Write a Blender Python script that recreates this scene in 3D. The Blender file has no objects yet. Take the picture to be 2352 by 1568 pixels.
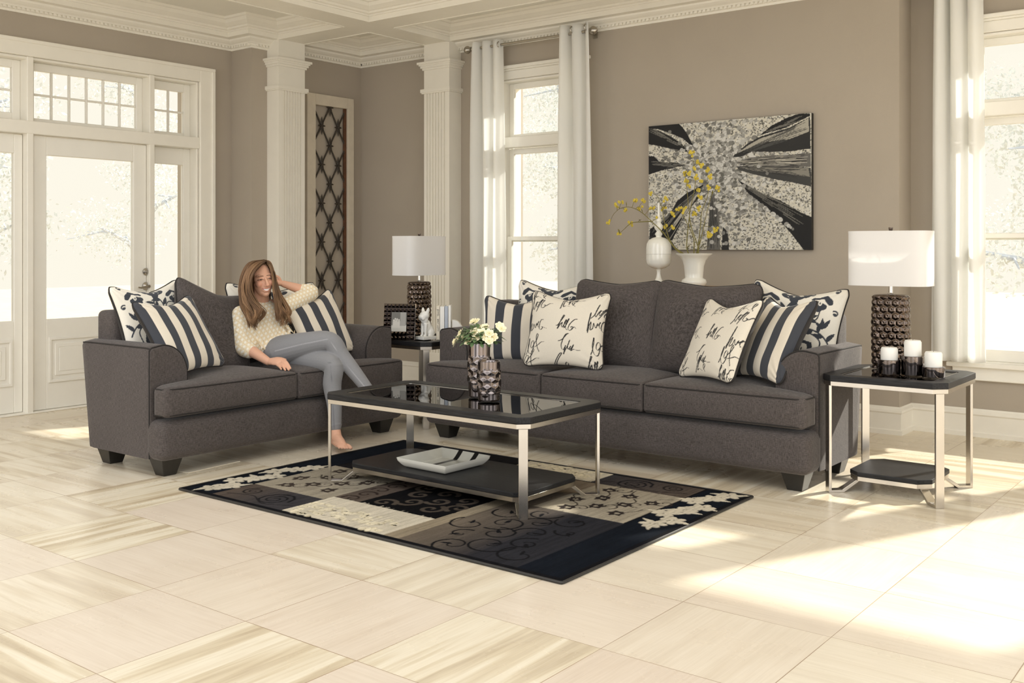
import bpy, bmesh, math, random
import numpy as np
from mathutils import Vector, Matrix, Euler
random.seed(7); rng = np.random.default_rng(11)
PI = math.pi
SC = bpy.context.scene
COL = SC.collection

# ---------------------------------------------------------------- materials
MATS = {}
def lin(c):
    return tuple((x/12.92 if x <= .04045 else ((x+.055)/1.055)**2.4) for x in c)
def hexc(r, g, b):
    return lin((r/255, g/255, b/255))
class NT:
    """small helper for node trees"""
    def __init__(s, name):
        m = bpy.data.materials.new(name); m.use_nodes = True
        s.m = m; s.t = m.node_tree; s.t.nodes.clear()
        s.out = s.t.nodes.new('ShaderNodeOutputMaterial')
    def n(s, typ, **kw):
        nd = s.t.nodes.new(typ)
        for k, v in kw.items():
            if k.startswith('i_'):
                nd.inputs[k[2:].replace('_', ' ')].default_value = v
            elif k.startswith('x'):
                nd.inputs[int(k[1:])].default_value = v
            else:
                setattr(nd, k, v)
        return nd
    def l(s, a, b):
        s.t.links.new(a, b)
    def bsdf(s, **kw):
        b = s.n('ShaderNodeBsdfPrincipled')
        for k, v in kw.items():
            b.inputs[k.replace('_', ' ')].default_value = v
        s.l(b.outputs[0], s.out.inputs[0]); return b
    def noise(s, scale, detail=3, rough=.5, vec=None, dist=0):
        nd = s.n('ShaderNodeTexNoise'); nd.inputs['Scale'].default_value = scale
        nd.inputs['Detail'].default_value = detail; nd.inputs['Roughness'].default_value = rough
        nd.inputs['Distortion'].default_value = dist
        if vec is not None: s.l(vec, nd.inputs['Vector'])
        return nd
    def obj(s, scale=(1, 1, 1), which='Object'):
        tc = s.n('ShaderNodeTexCoord'); mp = s.n('ShaderNodeMapping')
        mp.inputs['Scale'].default_value = scale
        s.l(tc.outputs[which], mp.inputs['Vector']); return mp.outputs[0]
    def ramp(s, fac, stops):
        r = s.n('ShaderNodeValToRGB'); e = r.color_ramp.elements
        while len(e) < len(stops): e.new(.5)
        for el, (p, c) in zip(e, stops):
            el.position = p; el.color = (*c, 1)
        s.l(fac, r.inputs[0]); return r.outputs[0]
    def bump(s, h, strength, dist, b):
        bp = s.n('ShaderNodeBump'); bp.inputs['Strength'].default_value = strength
        bp.inputs['Distance'].default_value = dist
        s.l(h, bp.inputs['Height']); s.l(bp.outputs[0], b.inputs['Normal'])
    def mix(s, fac, a, b, mode='MIX'):
        m = s.n('ShaderNodeMix', data_type='RGBA', blend_type=mode)
        for sock, v in ((m.inputs[0], fac), (m.inputs[6], a), (m.inputs[7], b)):
            if hasattr(v, 'is_linked'): s.l(v, sock)
            elif isinstance(v, (int, float)): sock.default_value = v
            else: sock.default_value = (*v, 1)
        return m.outputs[2]
    def math(s, op, a, b=0.):
        m = s.n('ShaderNodeMath', operation=op)
        for i, v in enumerate((a, b)):
            if hasattr(v, 'is_linked'): s.l(v, m.inputs[i])
            else: m.inputs[i].default_value = v
        return m.outputs[0]

def simple(name, col, rough=.5, metal=0, noise=0., nscale=20, bump=0, bscale=200, spec=.5, coat=0):
    t = NT(name); b = t.bsdf(Base_Color=(*col, 1), Roughness=rough, Metallic=metal)
    b.inputs['Specular IOR Level'].default_value = spec
    if coat: b.inputs['Coat Weight'].default_value = coat
    if noise:
        nz = t.noise(nscale, 4, .6, t.obj())
        lo = tuple(c*(1-noise) for c in col); hi = tuple(min(1, c*(1+noise)) for c in col)
        t.l(t.ramp(nz.outputs[0], [(.3, lo), (.7, hi)]), b.inputs['Base Color'])
    if bump:
        nz = t.noise(bscale, 3, .5, t.obj()); t.bump(nz.outputs[0], bump, .002, b)
    MATS[name] = t.m; return t.m

simple('white_paint', hexc(236, 232, 221), .42, noise=.02, nscale=6)
simple('ceiling_paint', hexc(232, 229, 219), .8, noise=.02, nscale=3)
simple('sash_paint', hexc(237, 234, 225), .4, noise=.015, nscale=6)
simple('ceramic_white', hexc(236, 234, 224), .09, noise=.01, nscale=10, coat=.5)
simple('chalk_white', hexc(236, 235, 230), .5, noise=.02, nscale=30)
simple('wax', hexc(240, 238, 232), .45, noise=.01)
simple('black_leg', hexc(34, 32, 29), .35, noise=.15, nscale=40)
simple('piping', hexc(38, 34, 32), .85, noise=.15, nscale=300)
simple('dark_back', hexc(62, 59, 57), .9, noise=.15, nscale=300)
simple('nickel', hexc(176, 170, 160), .28, 1, noise=.05, nscale=30)
simple('chrome', hexc(205, 200, 192), .12, 1)
simple('brushed', hexc(208, 202, 193), .22, 1, noise=.04, nscale=12)
simple('gunmetal', hexc(104, 92, 84), .1, 1, noise=.12, nscale=60)
simple('mirror_vase', hexc(122, 114, 112), .04, 1)
simple('iron', hexc(60, 53, 45), .6, .2, noise=.3, nscale=40, bump=.3)
simple('old_wood', hexc(96, 62, 40), .7, noise=.3, nscale=25)
simple('old_paint', hexc(206, 196, 178), .7, noise=.05, nscale=12, bump=.15, bscale=60)
simple('paper', hexc(236, 232, 220), .7, noise=.03)
simple('book_cream', hexc(226, 217, 198), .6, noise=.03)
simple('book_white', hexc(238, 236, 230), .55, noise=.02)
simple('book_blue', hexc(176, 184, 196), .55, noise=.08)
simple('ink', hexc(50, 44, 40), .7)
simple('leaf_green', hexc(92, 116, 76), .5, noise=.35, nscale=40)
simple('petal', hexc(248, 240, 206), .55, noise=.05, nscale=60)
simple('petal_core', hexc(226, 196, 120), .6, noise=.1)
simple('stem_olive', hexc(120, 112, 56), .6, noise=.2, nscale=50)
simple('bloom_yellow', hexc(208, 186, 66), .6, noise=.25, nscale=90)
simple('bark', hexc(190, 197, 208), .9, noise=.1, nscale=12)  # pale tone carries the overexposed look of the outdoor trunks
simple('ground_out', hexc(206, 190, 166), .9, noise=.08, nscale=3)
simple('dark_inside', hexc(30, 27, 25), .5)
simple('bulb_glass', hexc(235, 232, 224), .2)
simple('cord_black', hexc(40, 38, 36), .5)

def wall_mat():
    t = NT('wall_paint'); b = t.bsdf(Roughness=.75)
    nz = t.noise(1.5, 3, .5, t.obj()); wv = t.noise(260, 2, .5, t.obj((1, 1, .35)))
    c = t.ramp(nz.outputs[0], [(.3, hexc(170, 160, 146)), (.7, hexc(175, 165, 151))])
    t.l(c, b.inputs['Base Color']); t.bump(wv.outputs[0], .25, .002, b); MATS['wall_paint'] = t.m
wall_mat()

def fabric(name, dark, light):
    """linen weave: fine streaks along both thread directions"""
    t = NT(name); b = t.bsdf(Roughness=.92)
    b.inputs['Specular IOR Level'].default_value = .25
    b.inputs['Sheen Weight'].default_value = .2
    b.inputs['Sheen Roughness'].default_value = .4
    b.inputs['Sheen Tint'].default_value = (.9, .87, .85, 1)
    n1 = t.noise(1, 3, .65, t.obj((760, 760, 48))); n2 = t.noise(1, 3, .65, t.obj((60, 60, 800)))
    n3 = t.noise(5, 3, .5, t.obj())
    s = t.math('ADD', n1.outputs[0], n2.outputs[0]); s = t.math('MULTIPLY', s, .5)
    c = t.ramp(s, [(.38, dark), (.62, light)])
    c2 = t.mix(.07, c, t.ramp(n3.outputs[0], [(.3, dark), (.7, light)]))
    t.l(c2, b.inputs['Base Color']); t.bump(s, .15, .001, b); MATS[name] = t.m
fabric('sofa_fabric', hexc(47, 42, 40), hexc(101, 94, 91))

def wood_black():
    t = NT('black_wood'); b = t.bsdf(Roughness=.4)
    b.inputs['Specular IOR Level'].default_value = .3
    n1 = t.noise(1, 5, .65, t.obj((9, 160, 160)), .4)
    c = t.ramp(n1.outputs[0], [(.35, hexc(13, 13, 14)), (.75, hexc(46, 46, 48))])
    t.l(c, b.inputs['Base Color']); t.bump(n1.outputs[0], .35, .001, b); MATS['black_wood'] = t.m
wood_black()

def vcol(name, rough=.85, weave=.2, sheen=.2, scale=500):
    """colour comes from the printed pattern stored on the mesh"""
    t = NT(name); b = t.bsdf(Roughness=rough); b.inputs['Sheen Weight'].default_value = sheen
    b.inputs['Specular IOR Level'].default_value = .3
    a = t.n('ShaderNodeAttribute', attribute_name='Col')
    nz = t.noise(1, 2, .5, t.obj((scale, scale, scale)))
    c = t.mix(1., a.outputs['Color'], t.ramp(nz.outputs[0], [(.3, (.88,)*3), (.7, (1.,)*3)]), 'MULTIPLY')
    t.l(c, b.inputs['Base Color']); t.bump(nz.outputs[0], weave, .0015, b); MATS[name] = t.m
vcol('printed_cloth'); vcol('rug_pile', 1., .5, .0, 350)
MATS['rug_pile'].node_tree.nodes['Principled BSDF'].inputs['Specular IOR Level'].default_value = .04; vcol('canvas_print', .75, .1, 0, 400)
vcol('skin_paint', .48, .03, .05, 300); vcol('hair_strands', .5, .1, .0, 250)
MATS['hair_strands'].node_tree.nodes['Principled BSDF'].inputs['Specular IOR Level'].default_value = .25; vcol('glazed', .12, 0, 0, 10)
MATS['skin_paint'].node_tree.nodes['Principled BSDF'].inputs['Subsurface Weight'].default_value = .12
MATS['skin_paint'].node_tree.nodes['Principled BSDF'].inputs['Subsurface Radius'].default_value = (.012, .005, .003)

def glass_thin(name, ior, tint):
    t = NT(name); g = t.n('ShaderNodeBsdfGlossy'); g.inputs['Roughness'].default_value = .01
    tr = t.n('ShaderNodeBsdfTransparent'); tr.inputs[0].default_value = (*tint, 1)
    fr = t.n('ShaderNodeFresnel'); fr.inputs[0].default_value = ior
    mx = t.n('ShaderNodeMixShader'); t.l(fr.outputs[0], mx.inputs[0])
    t.l(tr.outputs[0], mx.inputs[1]); t.l(g.outputs[0], mx.inputs[2]); t.l(mx.outputs[0], t.out.inputs[0])
    MATS[name] = t.m
glass_thin('window_glass', 1.12, (.97, .98, .97))
glass_thin('table_glass', 2.2, (.72, .74, .72))

def translucent(name, col, tr, rough=.9):
    t = NT(name); d = t.n('ShaderNodeBsdfDiffuse'); d.inputs[0].default_value = (*col, 1)
    tl = t.n('ShaderNodeBsdfTranslucent'); tl.inputs[0].default_value = (*col, 1)
    nz = t.noise(1, 2, .5, t.obj((900, 900, 900)))
    bp = t.n('ShaderNodeBump'); bp.inputs['Strength'].default_value = .1; bp.inputs['Distance'].default_value = .001
    t.l(nz.outputs[0], bp.inputs['Height']); t.l(bp.outputs[0], d.inputs['Normal'])
    mx = t.n('ShaderNodeMixShader'); mx.inputs[0].default_value = tr
    t.l(d.outputs[0], mx.inputs[1]); t.l(tl.outputs[0], mx.inputs[2]); t.l(mx.outputs[0], t.out.inputs[0])
    MATS[name] = t.m
translucent('curtain_cloth', hexc(252, 252, 250), .55)
translucent('foliage_pale', hexc(212, 216, 214), .3)  # overexposure is put into this pale leaf colour
translucent('shade_cloth', hexc(244, 243, 242), .38)

# ---------------------------------------------------------------- mesh helpers
class MB:
    def __init__(s): s.v = []; s.f = []; s.c = None
    def add(s, vs, fs):
        o = len(s.v); s.v += [tuple(p) for p in vs]; s.f += [tuple(i+o for i in f) for f in fs]; return s
    def box(s, x0, x1, y0, y1, z0, z1):
        return s.add([(x0,y0,z0),(x1,y0,z0),(x1,y1,z0),(x0,y1,z0),(x0,y0,z1),(x1,y0,z1),(x1,y1,z1),(x0,y1,z1)],
                     [(0,3,2,1),(4,5,6,7),(0,1,5,4),(1,2,6,5),(2,3,7,6),(3,0,4,7)])
    def prism(s, poly, a, b, axis='z'):
        """extrude a 2D polygon between a and b along axis"""
        def mk(p, h):
            return {'z': (p[0], p[1], h), 'y': (p[0], h, p[1]), 'x': (h, p[0], p[1])}[axis]
        n = len(poly)
        return s.add([mk(p, a) for p in poly]+[mk(p, b) for p in poly],
                     [tuple(range(n))[::-1], tuple(range(n, 2*n))]+[(i, (i+1) % n, n+(i+1) % n, n+i) for i in range(n)])
    def ring(s, outer, inner, a, b):
        """flat frame between two polygons with equal vertex counts, from z=a to z=b"""
        n = len(outer)
        v = [(x, y, a) for x, y in outer]+[(x, y, a) for x, y in inner]+[(x, y, b) for x, y in outer]+[(x, y, b) for x, y in inner]
        f = []
        for i in range(n):
            j = (i+1) % n
            f += [(i, n+i, n+j, j), (2*n+i, 2*n+j, 3*n+j, 3*n+i), (i, j, 2*n+j, 2*n+i), (n+i, 3*n+i, 3*n+j, n+j)]
        return s.add(v, f)
    def tube(s, pts, r, n=8, cap=True, flat=1.0):
        pts = [Vector(p) for p in pts]; m = len(pts)
        rs = r if isinstance(r, (list, tuple)) else [r]*m
        up = Vector((0, 0, 1)); vs = []; prev = None
        for i, p in enumerate(pts):
            d = (pts[min(i+1, m-1)]-pts[max(i-1, 0)])
            if d.length < 1e-9: d = Vector((0, 0, 1))
            d.normalize()
            if prev is None:
                a = d.cross(up)
                if a.length < .2: a = d.cross(Vector((1, 0, 0)))
            else: a = prev-d*prev.dot(d)
            a.normalize(); prev = a.copy(); b = d.cross(a)
            for k in range(n):
                t = 2*PI*k/n; vs.append(p+(a*math.cos(t)+b*math.sin(t)*flat)*rs[i])
        fs = [(i*n+k, i*n+(k+1) % n, (i+1)*n+(k+1) % n, (i+1)*n+k) for i in range(m-1) for k in range(n)]
        if cap: fs += [tuple(range(n))[::-1], tuple(range((m-1)*n, m*n))]
        return s.add(vs, fs)
    def loop(s, pts, r, n=6):
        pts = [Vector(p) for p in pts]; m = len(pts); vs = []
        for i, p in enumerate(pts):
            d = (pts[(i+1) % m]-pts[i-1]).normalized(); a = d.cross(Vector((.13, .21, .97))).normalized(); b = d.cross(a)
            for k in range(n):
                t = 2*PI*k/n; vs.append(p+(a*math.cos(t)+b*math.sin(t))*r)
        return s.add(vs, [(i*n+k, i*n+(k+1) % n, ((i+1) % m)*n+(k+1) % n, ((i+1) % m)*n+k) for i in range(m) for k in range(n)])
    def lathe(s, prof, c=(0, 0, 0), n=32, sx=1, sy=1):
        vs = []; m = len(prof)
        for r, z in prof:
            for k in range(n):
                t = 2*PI*k/n; vs.append((c[0]+r*sx*math.cos(t), c[1]+r*sy*math.sin(t), c[2]+z))
        fs = [(i*n+k, i*n+(k+1) % n, (i+1)*n+(k+1) % n, (i+1)*n+k) for i in range(m-1) for k in range(n)]
        fs += [tuple(range(n))[::-1], tuple(range((m-1)*n, m*n))]
        return s.add(vs, fs)
    def ball(s, c, r, nu=12, nv=8, R=None):
        rx, ry, rz = (r, r, r) if not isinstance(r, (tuple, list)) else r
        vs = []; c = Vector(c)
        def q(p):
            p = Vector(p)
            if R is not None: p = R @ p
            return c+p
        vs.append(q((0, 0, -rz)))
        for j in range(1, nv):
            a = -PI/2+PI*j/nv
            for k in range(nu):
                t = 2*PI*k/nu; vs.append(q((rx*math.cos(a)*math.cos(t), ry*math.cos(a)*math.sin(t), rz*math.sin(a))))
        vs.append(q((0, 0, rz))); fs = [(0, 1+(k+1) % nu, 1+k) for k in range(nu)]
        for j in range(nv-2):
            for k in range(nu):
                a = 1+j*nu+k; b = 1+j*nu+(k+1) % nu; fs.append((a, b, b+nu, a+nu))
        L = len(vs)-1; o = 1+(nv-2)*nu; fs += [(L, o+k, o+(k+1) % nu) for k in range(nu)]
        return s.add(vs, fs)
    def build(s, name, mat, parent=None, smooth=True, bevel=0, seg=2, loc=None, angle=40, recalc=True):
        me = bpy.data.meshes.new(name); me.from_pydata(s.v, [], s.f)
        if recalc:
            bm = bmesh.new(); bm.from_mesh(me); bmesh.ops.recalc_face_normals(bm, faces=bm.faces); bm.to_mesh(me); bm.free()
        return link(name, me, mat, parent, smooth, bevel, seg, angle, loc)

def link(name, me, mat, parent=None, smooth=True, bevel=0, seg=2, angle=40, loc=None):
    o = bpy.data.objects.new(name, me); COL.objects.link(o)
    me.materials.append(MATS[mat] if isinstance(mat, str) else mat)
    if smooth:
        me.shade_smooth()
        if angle < 180: me.set_sharp_from_angle(angle=math.radians(angle))
    if bevel:
        b = o.modifiers.new('bevel', 'BEVEL'); b.width = bevel; b.segments = seg; b.limit_method = 'ANGLE'
        b.angle_limit = math.radians(35)
    if parent: o.parent = parent
    if loc is not None: o.location = loc
    return o
def grid_mesh(name, P, cols=None, wrap_u=False, wrap_v=False, flip=False):
    """P: (n,m,3) array"""
    n, m = P.shape[:2]; me = bpy.data.meshes.new(name)
    nu = n if wrap_u else n-1; nv = m if wrap_v else m-1
    i, j = np.meshgrid(np.arange(nu), np.arange(nv), indexing='ij')
    a = i*m+j; b = ((i+1) % n)*m+j; c = ((i+1) % n)*m+(j+1) % m; d = i*m+(j+1) % m
    q = np.stack([a, d, c, b] if flip else [a, b, c, d], -1).reshape(-1, 4)
    return np_mesh(name, P.reshape(-1, 3), q, cols)
def np_mesh(name, V, q, cols=None):
    me = bpy.data.meshes.new(name); V = np.ascontiguousarray(V, dtype=np.float32)
    me.vertices.add(len(V)); me.vertices.foreach_set('co', V.ravel())
    nf, k = q.shape; me.loops.add(nf*k); me.loops.foreach_set('vertex_index', q.astype(np.int32).ravel())
    me.polygons.add(nf); me.polygons.foreach_set('loop_start', np.arange(0, nf*k, k, dtype=np.int32))
    me.polygons.foreach_set('loop_total', np.full(nf, k, dtype=np.int32))
    me.update(calc_edges=True)
    if cols is not None: set_cols(me, cols)
    me.validate(); return me
def set_cols(me, cols):
    ca = me.color_attributes.new('Col', 'FLOAT_COLOR', 'POINT')
    a = np.ones((len(me.vertices), 4), np.float32); a[:, :3] = cols.reshape(-1, 3)
    ca.data.foreach_set('color', a.ravel())

def empty(name, loc=(0, 0, 0), rz=0):
    o = bpy.data.objects.new(name, None); COL.objects.link(o); o.location = loc
    o.rotation_euler = (0, 0, rz); o.empty_display_size = .1; return o
def tag(o, label, cat, group=None, kind=None):
    if label: o['label'] = label
    if cat: o['category'] = cat
    if group: o['group'] = group
    if kind: o['kind'] = kind
    return o
def struct(o, label=None):
    o['kind'] = 'structure'
    if label: o['label'] = label
    return o
def dup(o, parent=None):
    c = o.copy(); COL.objects.link(c); c.parent = parent
    for ch in list(o.children): dup(ch, c)
    return c

# a point seen at photo pixel (u,v), lying on the plane axis=val (used to measure positions)
F_, HY, TH, HC = 2344.4, 568.6, .6604, 1.22
CT, ST = math.cos(TH), math.sin(TH)
def on(u, v, ax, val):
    a = u-1176; r = (a*CT-F_*ST, a*ST+F_*CT, HY-v); o = (0, 0, HC); i = 'xyz'.index(ax)
    t = (val-o[i])/r[i]; return Vector(o)+Vector(r)*t

# ---------------------------------------------------------------- camera
cam = bpy.data.cameras.new('camera'); co = bpy.data.objects.new('camera', cam); COL.objects.link(co)
cam.sensor_width = 36; cam.lens = F_*36/2352; cam.shift_y = -(784-HY)/2352
cam.clip_end = 300; co.location = (0, 0, HC); co.rotation_euler = (PI/2, 0, TH); SC.camera = co
# ---------------------------------------------------------------- pattern painting (numpy rasters sampled onto mesh points)
class CV:
    """raster in local units: x 0..W, y 0..H, y up"""
    def __init__(s, W, H, ppu, base):
        s.W, s.H, s.k = W, H, ppu; s.a = np.empty((int(H*ppu)+1, int(W*ppu)+1, 3)); s.a[:] = base
        yy, xx = np.mgrid[0:s.a.shape[0], 0:s.a.shape[1]]; s.X = xx/ppu; s.Y = yy/ppu
    def _win(s, x0, x1, y0, y1):
        k = s.k; h, w = s.a.shape[:2]
        i0 = max(0, int(y0*k)-1); i1 = min(h, int(y1*k)+3); j0 = max(0, int(x0*k)-1); j1 = min(w, int(x1*k)+3)
        if i0 >= i1 or j0 >= j1: return None
        return slice(i0, i1), slice(j0, j1)
    def _blend(s, w, m, col):
        m = np.clip(m, 0, 1)[..., None]; s.a[w] = s.a[w]*(1-m)+np.array(col)*m
    def stroke(s, pts, width, col):
        pts = np.array(pts, float); n = len(pts)
        ws = np.full(n, width/2) if np.isscalar(width) else np.array(width)/2
        mw = ws.max()+2/s.k; w = s._win(pts[:, 0].min()-mw, pts[:, 0].max()+mw, pts[:, 1].min()-mw, pts[:, 1].max()+mw)
        if w is None: return
        X, Y = s.X[w], s.Y[w]; best = np.full(X.shape, -9.)
        for i in range(n-1):
            a, b = pts[i], pts[i+1]; d = b-a; L = (d*d).sum()+1e-12
            t = np.clip(((X-a[0])*d[0]+(Y-a[1])*d[1])/L, 0, 1)
            q = np.hypot(X-a[0]-t*d[0], Y-a[1]-t*d[1]); best = np.maximum(best, ws[i]*(1-t)+ws[i+1]*t-q)
        s._blend(w, best*s.k+.5, col)
    def poly(s, pts, col):
        pts = np.array(pts, float); w = s._win(pts[:, 0].min(), pts[:, 0].max(), pts[:, 1].min(), pts[:, 1].max())
        if w is None: return
        X, Y = s.X[w], s.Y[w]; ins = np.zeros(X.shape, bool); n = len(pts)
        for i in range(n):
            x1, y1 = pts[i]; x2, y2 = pts[(i+1) % n]
            if y1 == y2: continue
            c = ((y1 > Y) != (y2 > Y)) & (X < (x2-x1)*(Y-y1)/(y2-y1)+x1); ins ^= c
        s._blend(w, ins.astype(float), col)
    def disc(s, x, y, r, col, ry=None, rot=0):
        ry = ry or r; R = max(r, ry); w = s._win(x-R, x+R, y-R, y+R)
        if w is None: return
        X, Y = s.X[w]-x, s.Y[w]-y; c, q = math.cos(rot), math.sin(rot)
        A = (X*c+Y*q)/r; B = (-X*q+Y*c)/ry; s._blend(w, (1-np.hypot(A, B))*min(r, ry)*s.k+.5, col)
    def leaf(s, x, y, ang, L, wd, col, bend=.25):
        n = 14; t = np.linspace(0, 1, n); px = t*L; py = bend*L*t*t
        hw = wd*np.sin(PI*t**.8)**.9/2
        up = np.stack([px, py+hw], 1); dn = np.stack([px, py-hw], 1)[::-1]; p = np.vstack([up, dn])
        c, q = math.cos(ang), math.sin(ang)
        s.poly(np.stack([x+p[:, 0]*c-p[:, 1]*q, y+p[:, 0]*q+p[:, 1]*c], 1), col)
    def curl(s, x, y, ang, r0, turns, wd, col, sgn=1):
        n = 26; t = np.linspace(0, 1, n); rr = r0*(1-.85*t); a = ang+sgn*t*turns*2*PI
        s.stroke(np.stack([x+rr*np.cos(a), y+rr*np.sin(a)], 1), wd*(1-.5*t)+wd*.1, col)
    def flower(s, x, y, r, col, hole, n=6, rot=0):
        for k in range(n):
            a = rot+2*PI*k/n; s.disc(x+r*.62*math.cos(a), y+r*.62*math.sin(a), r*.42, col, r*.3, a+PI/2)
        s.disc(x, y, r*.45, col); s.disc(x, y, r*.2, hole)
    def sample(s, x, y):
        i = np.clip((y*s.k).round().astype(int), 0, s.a.shape[0]-1); j = np.clip((x*s.k).round().astype(int), 0, s.a.shape[1]-1)
        return s.a[i, j]

def smooth_pts(p, n=8):
    """Catmull-Rom through points"""
    p = np.array(p, float); P = np.vstack([2*p[0]-p[1], p, 2*p[-1]-p[-2]]); out = []
    for i in range(1, len(P)-2):
        for t in np.linspace(0, 1, n, endpoint=False):
            a, b, c, d = P[i-1:i+3]
            out.append(.5*((2*b)+(c-a)*t+(2*a-5*b+4*c-d)*t*t+(3*b-a-3*c+d)*t**3))
    out.append(P[-2]); return np.array(out)

# ---------------------------------------------------------------- room
XD, YW, XA, YR = -7.389, 6.807, -7.11, 7.056      # door wall, sofa wall, alcove wall, window wall on the right
ZB, ZC, ZL = 3.01, 3.15, 2.928                       # beam underside, ceiling, bottom of the crown

# floor: one sheet of square inlaid tiles, the tile data (grain direction, streaks, tone) stored per face
def floor():
    S, X0, Y0 = .5205, -2.2131, 2.6199
    i0, i1, j0, j1 = -12, 12, -9, 10; V = []; Q = []; data = []
    strong = {(-5, 0): (1, .95, .5), (-4, -1): (1, 1., .7), (-1, -2): (1, .9, .6), (-2, -3): (0, .8, .7), (-2, 0): (0, .55, .8), (-1, 0): (1, .4, .9),
              (-6, 0): (0, .6, .4), (-7, 0): (0, .75, .5), (-5, -1): (0, .5, .8), (-1, 4): (1, .8, .6), (0, 4): (1, .7, .5), (0, 2): (0, .35, .95),
              (-3, 0): (0, .12, .2), (-3, -1): (0, .1, .2), (-2, -1): (1, .12, .3), (-2, -2): (0, .08, .15), (-1, -1): (1, .15, .1), (0, 0): (0, .05, .3),
              (0, 1): (0, .1, .8), (1, 2): (1, .1, .9), (1, 1): (0, .1, .3), (-4, 0): (0, .1, .1), (-4, -2): (0, .06, .3), (1, 3): (0, .2, .8), (2, 2): (0, .3, .9),
              (-8, 1): (0, .9, .5), (-9, 1): (0, .7, .4), (1, 6): (0, .9, .6), (2, 6): (0, .8, .6), (2, 5): (0, .7, .5), (1, 5): (0, .5, .5)}
    r = random.Random(5)
    for i in range(i0, i1):
        for j in range(j0, j1):
            o = len(V); V += [(X0+S*(i+a), Y0+S*(j+b), 0) for a, b in ((0, 0), (1, 0), (1, 1), (0, 1))]
            Q.append((o, o+1, o+2, o+3)); d = strong.get((i, j))
            if d is None: d = (r.randint(0, 1), r.choice([.1, .15, .5, .75]), r.random())
            data.append((*d, r.random()))
    me = np_mesh('floor', np.array(V), np.array(Q)); at = me.attributes.new('tile', 'FLOAT_COLOR', 'FACE')
    at.data.foreach_set('color', np.array(data, np.float32).ravel())
    t = NT('floor_tile'); b = t.bsdf(Roughness=.24); b.inputs['Specular IOR Level'].default_value = .35
    a = t.n('ShaderNodeAttribute', attribute_name='tile'); sp = t.n('ShaderNodeSeparateColor'); t.l(a.outputs['Color'], sp.inputs[0])
    tc = t.n('ShaderNodeTexCoord'); xyz = t.n('ShaderNodeSeparateXYZ'); t.l(tc.outputs['Object'], xyz.inputs[0])
    def lerp(p, q):   # choose coordinate by grain direction
        m = t.n('ShaderNodeMix', data_type='FLOAT'); t.l(sp.outputs[0], m.inputs[0]); t.l(p, m.inputs[2]); t.l(q, m.inputs[3]); return m.outputs[0]
    al = lerp(xyz.outputs[0], xyz.outputs[1]); ac = lerp(xyz.outputs[1], xyz.outputs[0])
    off = t.math('MULTIPLY', a.outputs['Alpha'], 37.)
    cb = t.n('ShaderNodeCombineXYZ'); t.l(t.math('MULTIPLY', al, .9), cb.inputs[0]); t.l(t.math('MULTIPLY', ac, 13.), cb.inputs[1]); t.l(off, cb.inputs[2])
    n1 = t.noise(1, 3, .55, cb.outputs[0], .25)
    cb2 = t.n('ShaderNodeCombineXYZ'); t.l(t.math('MULTIPLY', al, 4.), cb2.inputs[0]); t.l(t.math('MULTIPLY', ac, 110.), cb2.inputs[1]); t.l(off, cb2.inputs[2])
    n2 = t.noise(1, 4, .6, cb2.outputs[0], .3)
    n3 = t.noise(2.3, 5, .6, tc.outputs['Object'])
    base = t.mix(sp.outputs[2], hexc(216, 201, 186), hexc(226, 217, 197))
    streak = t.ramp(n1.outputs[0], [(.36, hexc(168, 148, 114)), (.46, hexc(205, 190, 158)), (.56, hexc(234, 226, 204)), (.7, hexc(222, 210, 184))])
    c = t.mix(sp.outputs[1], base, streak)
    c = t.mix(.22, c, t.ramp(n2.outputs[0], [(.3, hexc(196, 180, 152)), (.62, hexc(240, 230, 210))]))
    c = t.mix(.12, c, t.ramp(n3.outputs[0], [(.3, hexc(200, 178, 150)), (.7, hexc(240, 230, 215))]))
    # joints
    def joint(co, o):
        q = t.math('DIVIDE', t.math('SUBTRACT', co, o), S); fr = t.math('FRACT', t.math('ADD', q, 100.))
        d = t.math('MINIMUM', fr, t.math('SUBTRACT', 1., fr)); return d
    dm = t.math('MINIMUM', joint(xyz.outputs[0], X0), joint(xyz.outputs[1], Y0))
    jn = t.noise(1.7, 2, .5, tc.outputs['Object'])
    thr = t.math('MULTIPLY', jn.outputs[0], .0052)
    g = t.math('LESS_THAN', dm, thr)
    c = t.mix(t.math('MULTIPLY', g, .75), c, hexc(140, 108, 76))
    t.l(c, b.inputs['Base Color'])
    t.l(t.math('ADD', .2, t.math('MULTIPLY', n3.outputs[0], .16)), b.inputs['Roughness']); t.bump(n2.outputs[0], .05, .001, b)
    o = link('floor', me, t.m, smooth=False); struct(o, 'cream and beige square inlaid floor tiles with tan grain streaks')
floor()

def wall(name, segs, axis, at, thick, zt=3.3, label=None, holes=(), inward=1):
    """a wall on plane axis=at spanning segs=(a,b); holes: (a,b,z0,z1)"""
    mb = MB(); a, b = segs; hs = sorted(holes)
    t0, t1 = sorted((at, at-inward*thick))
    def bx(p, q, z0, z1):
        if q-p < 1e-4 or z1-z0 < 1e-4: return
        if axis == 'y': mb.box(p, q, t0, t1, z0, z1)
        else: mb.box(t0, t1, p, q, z0, z1)
    x = a
    for h in hs:
        bx(x, h[0], 0, zt); bx(h[0], h[1], 0, h[2]); bx(h[0], h[1], h[3], zt); x = h[1]
    bx(x, b, 0, zt); o = mb.build(name, 'wall_paint', smooth=False); return struct(o, label)

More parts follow.
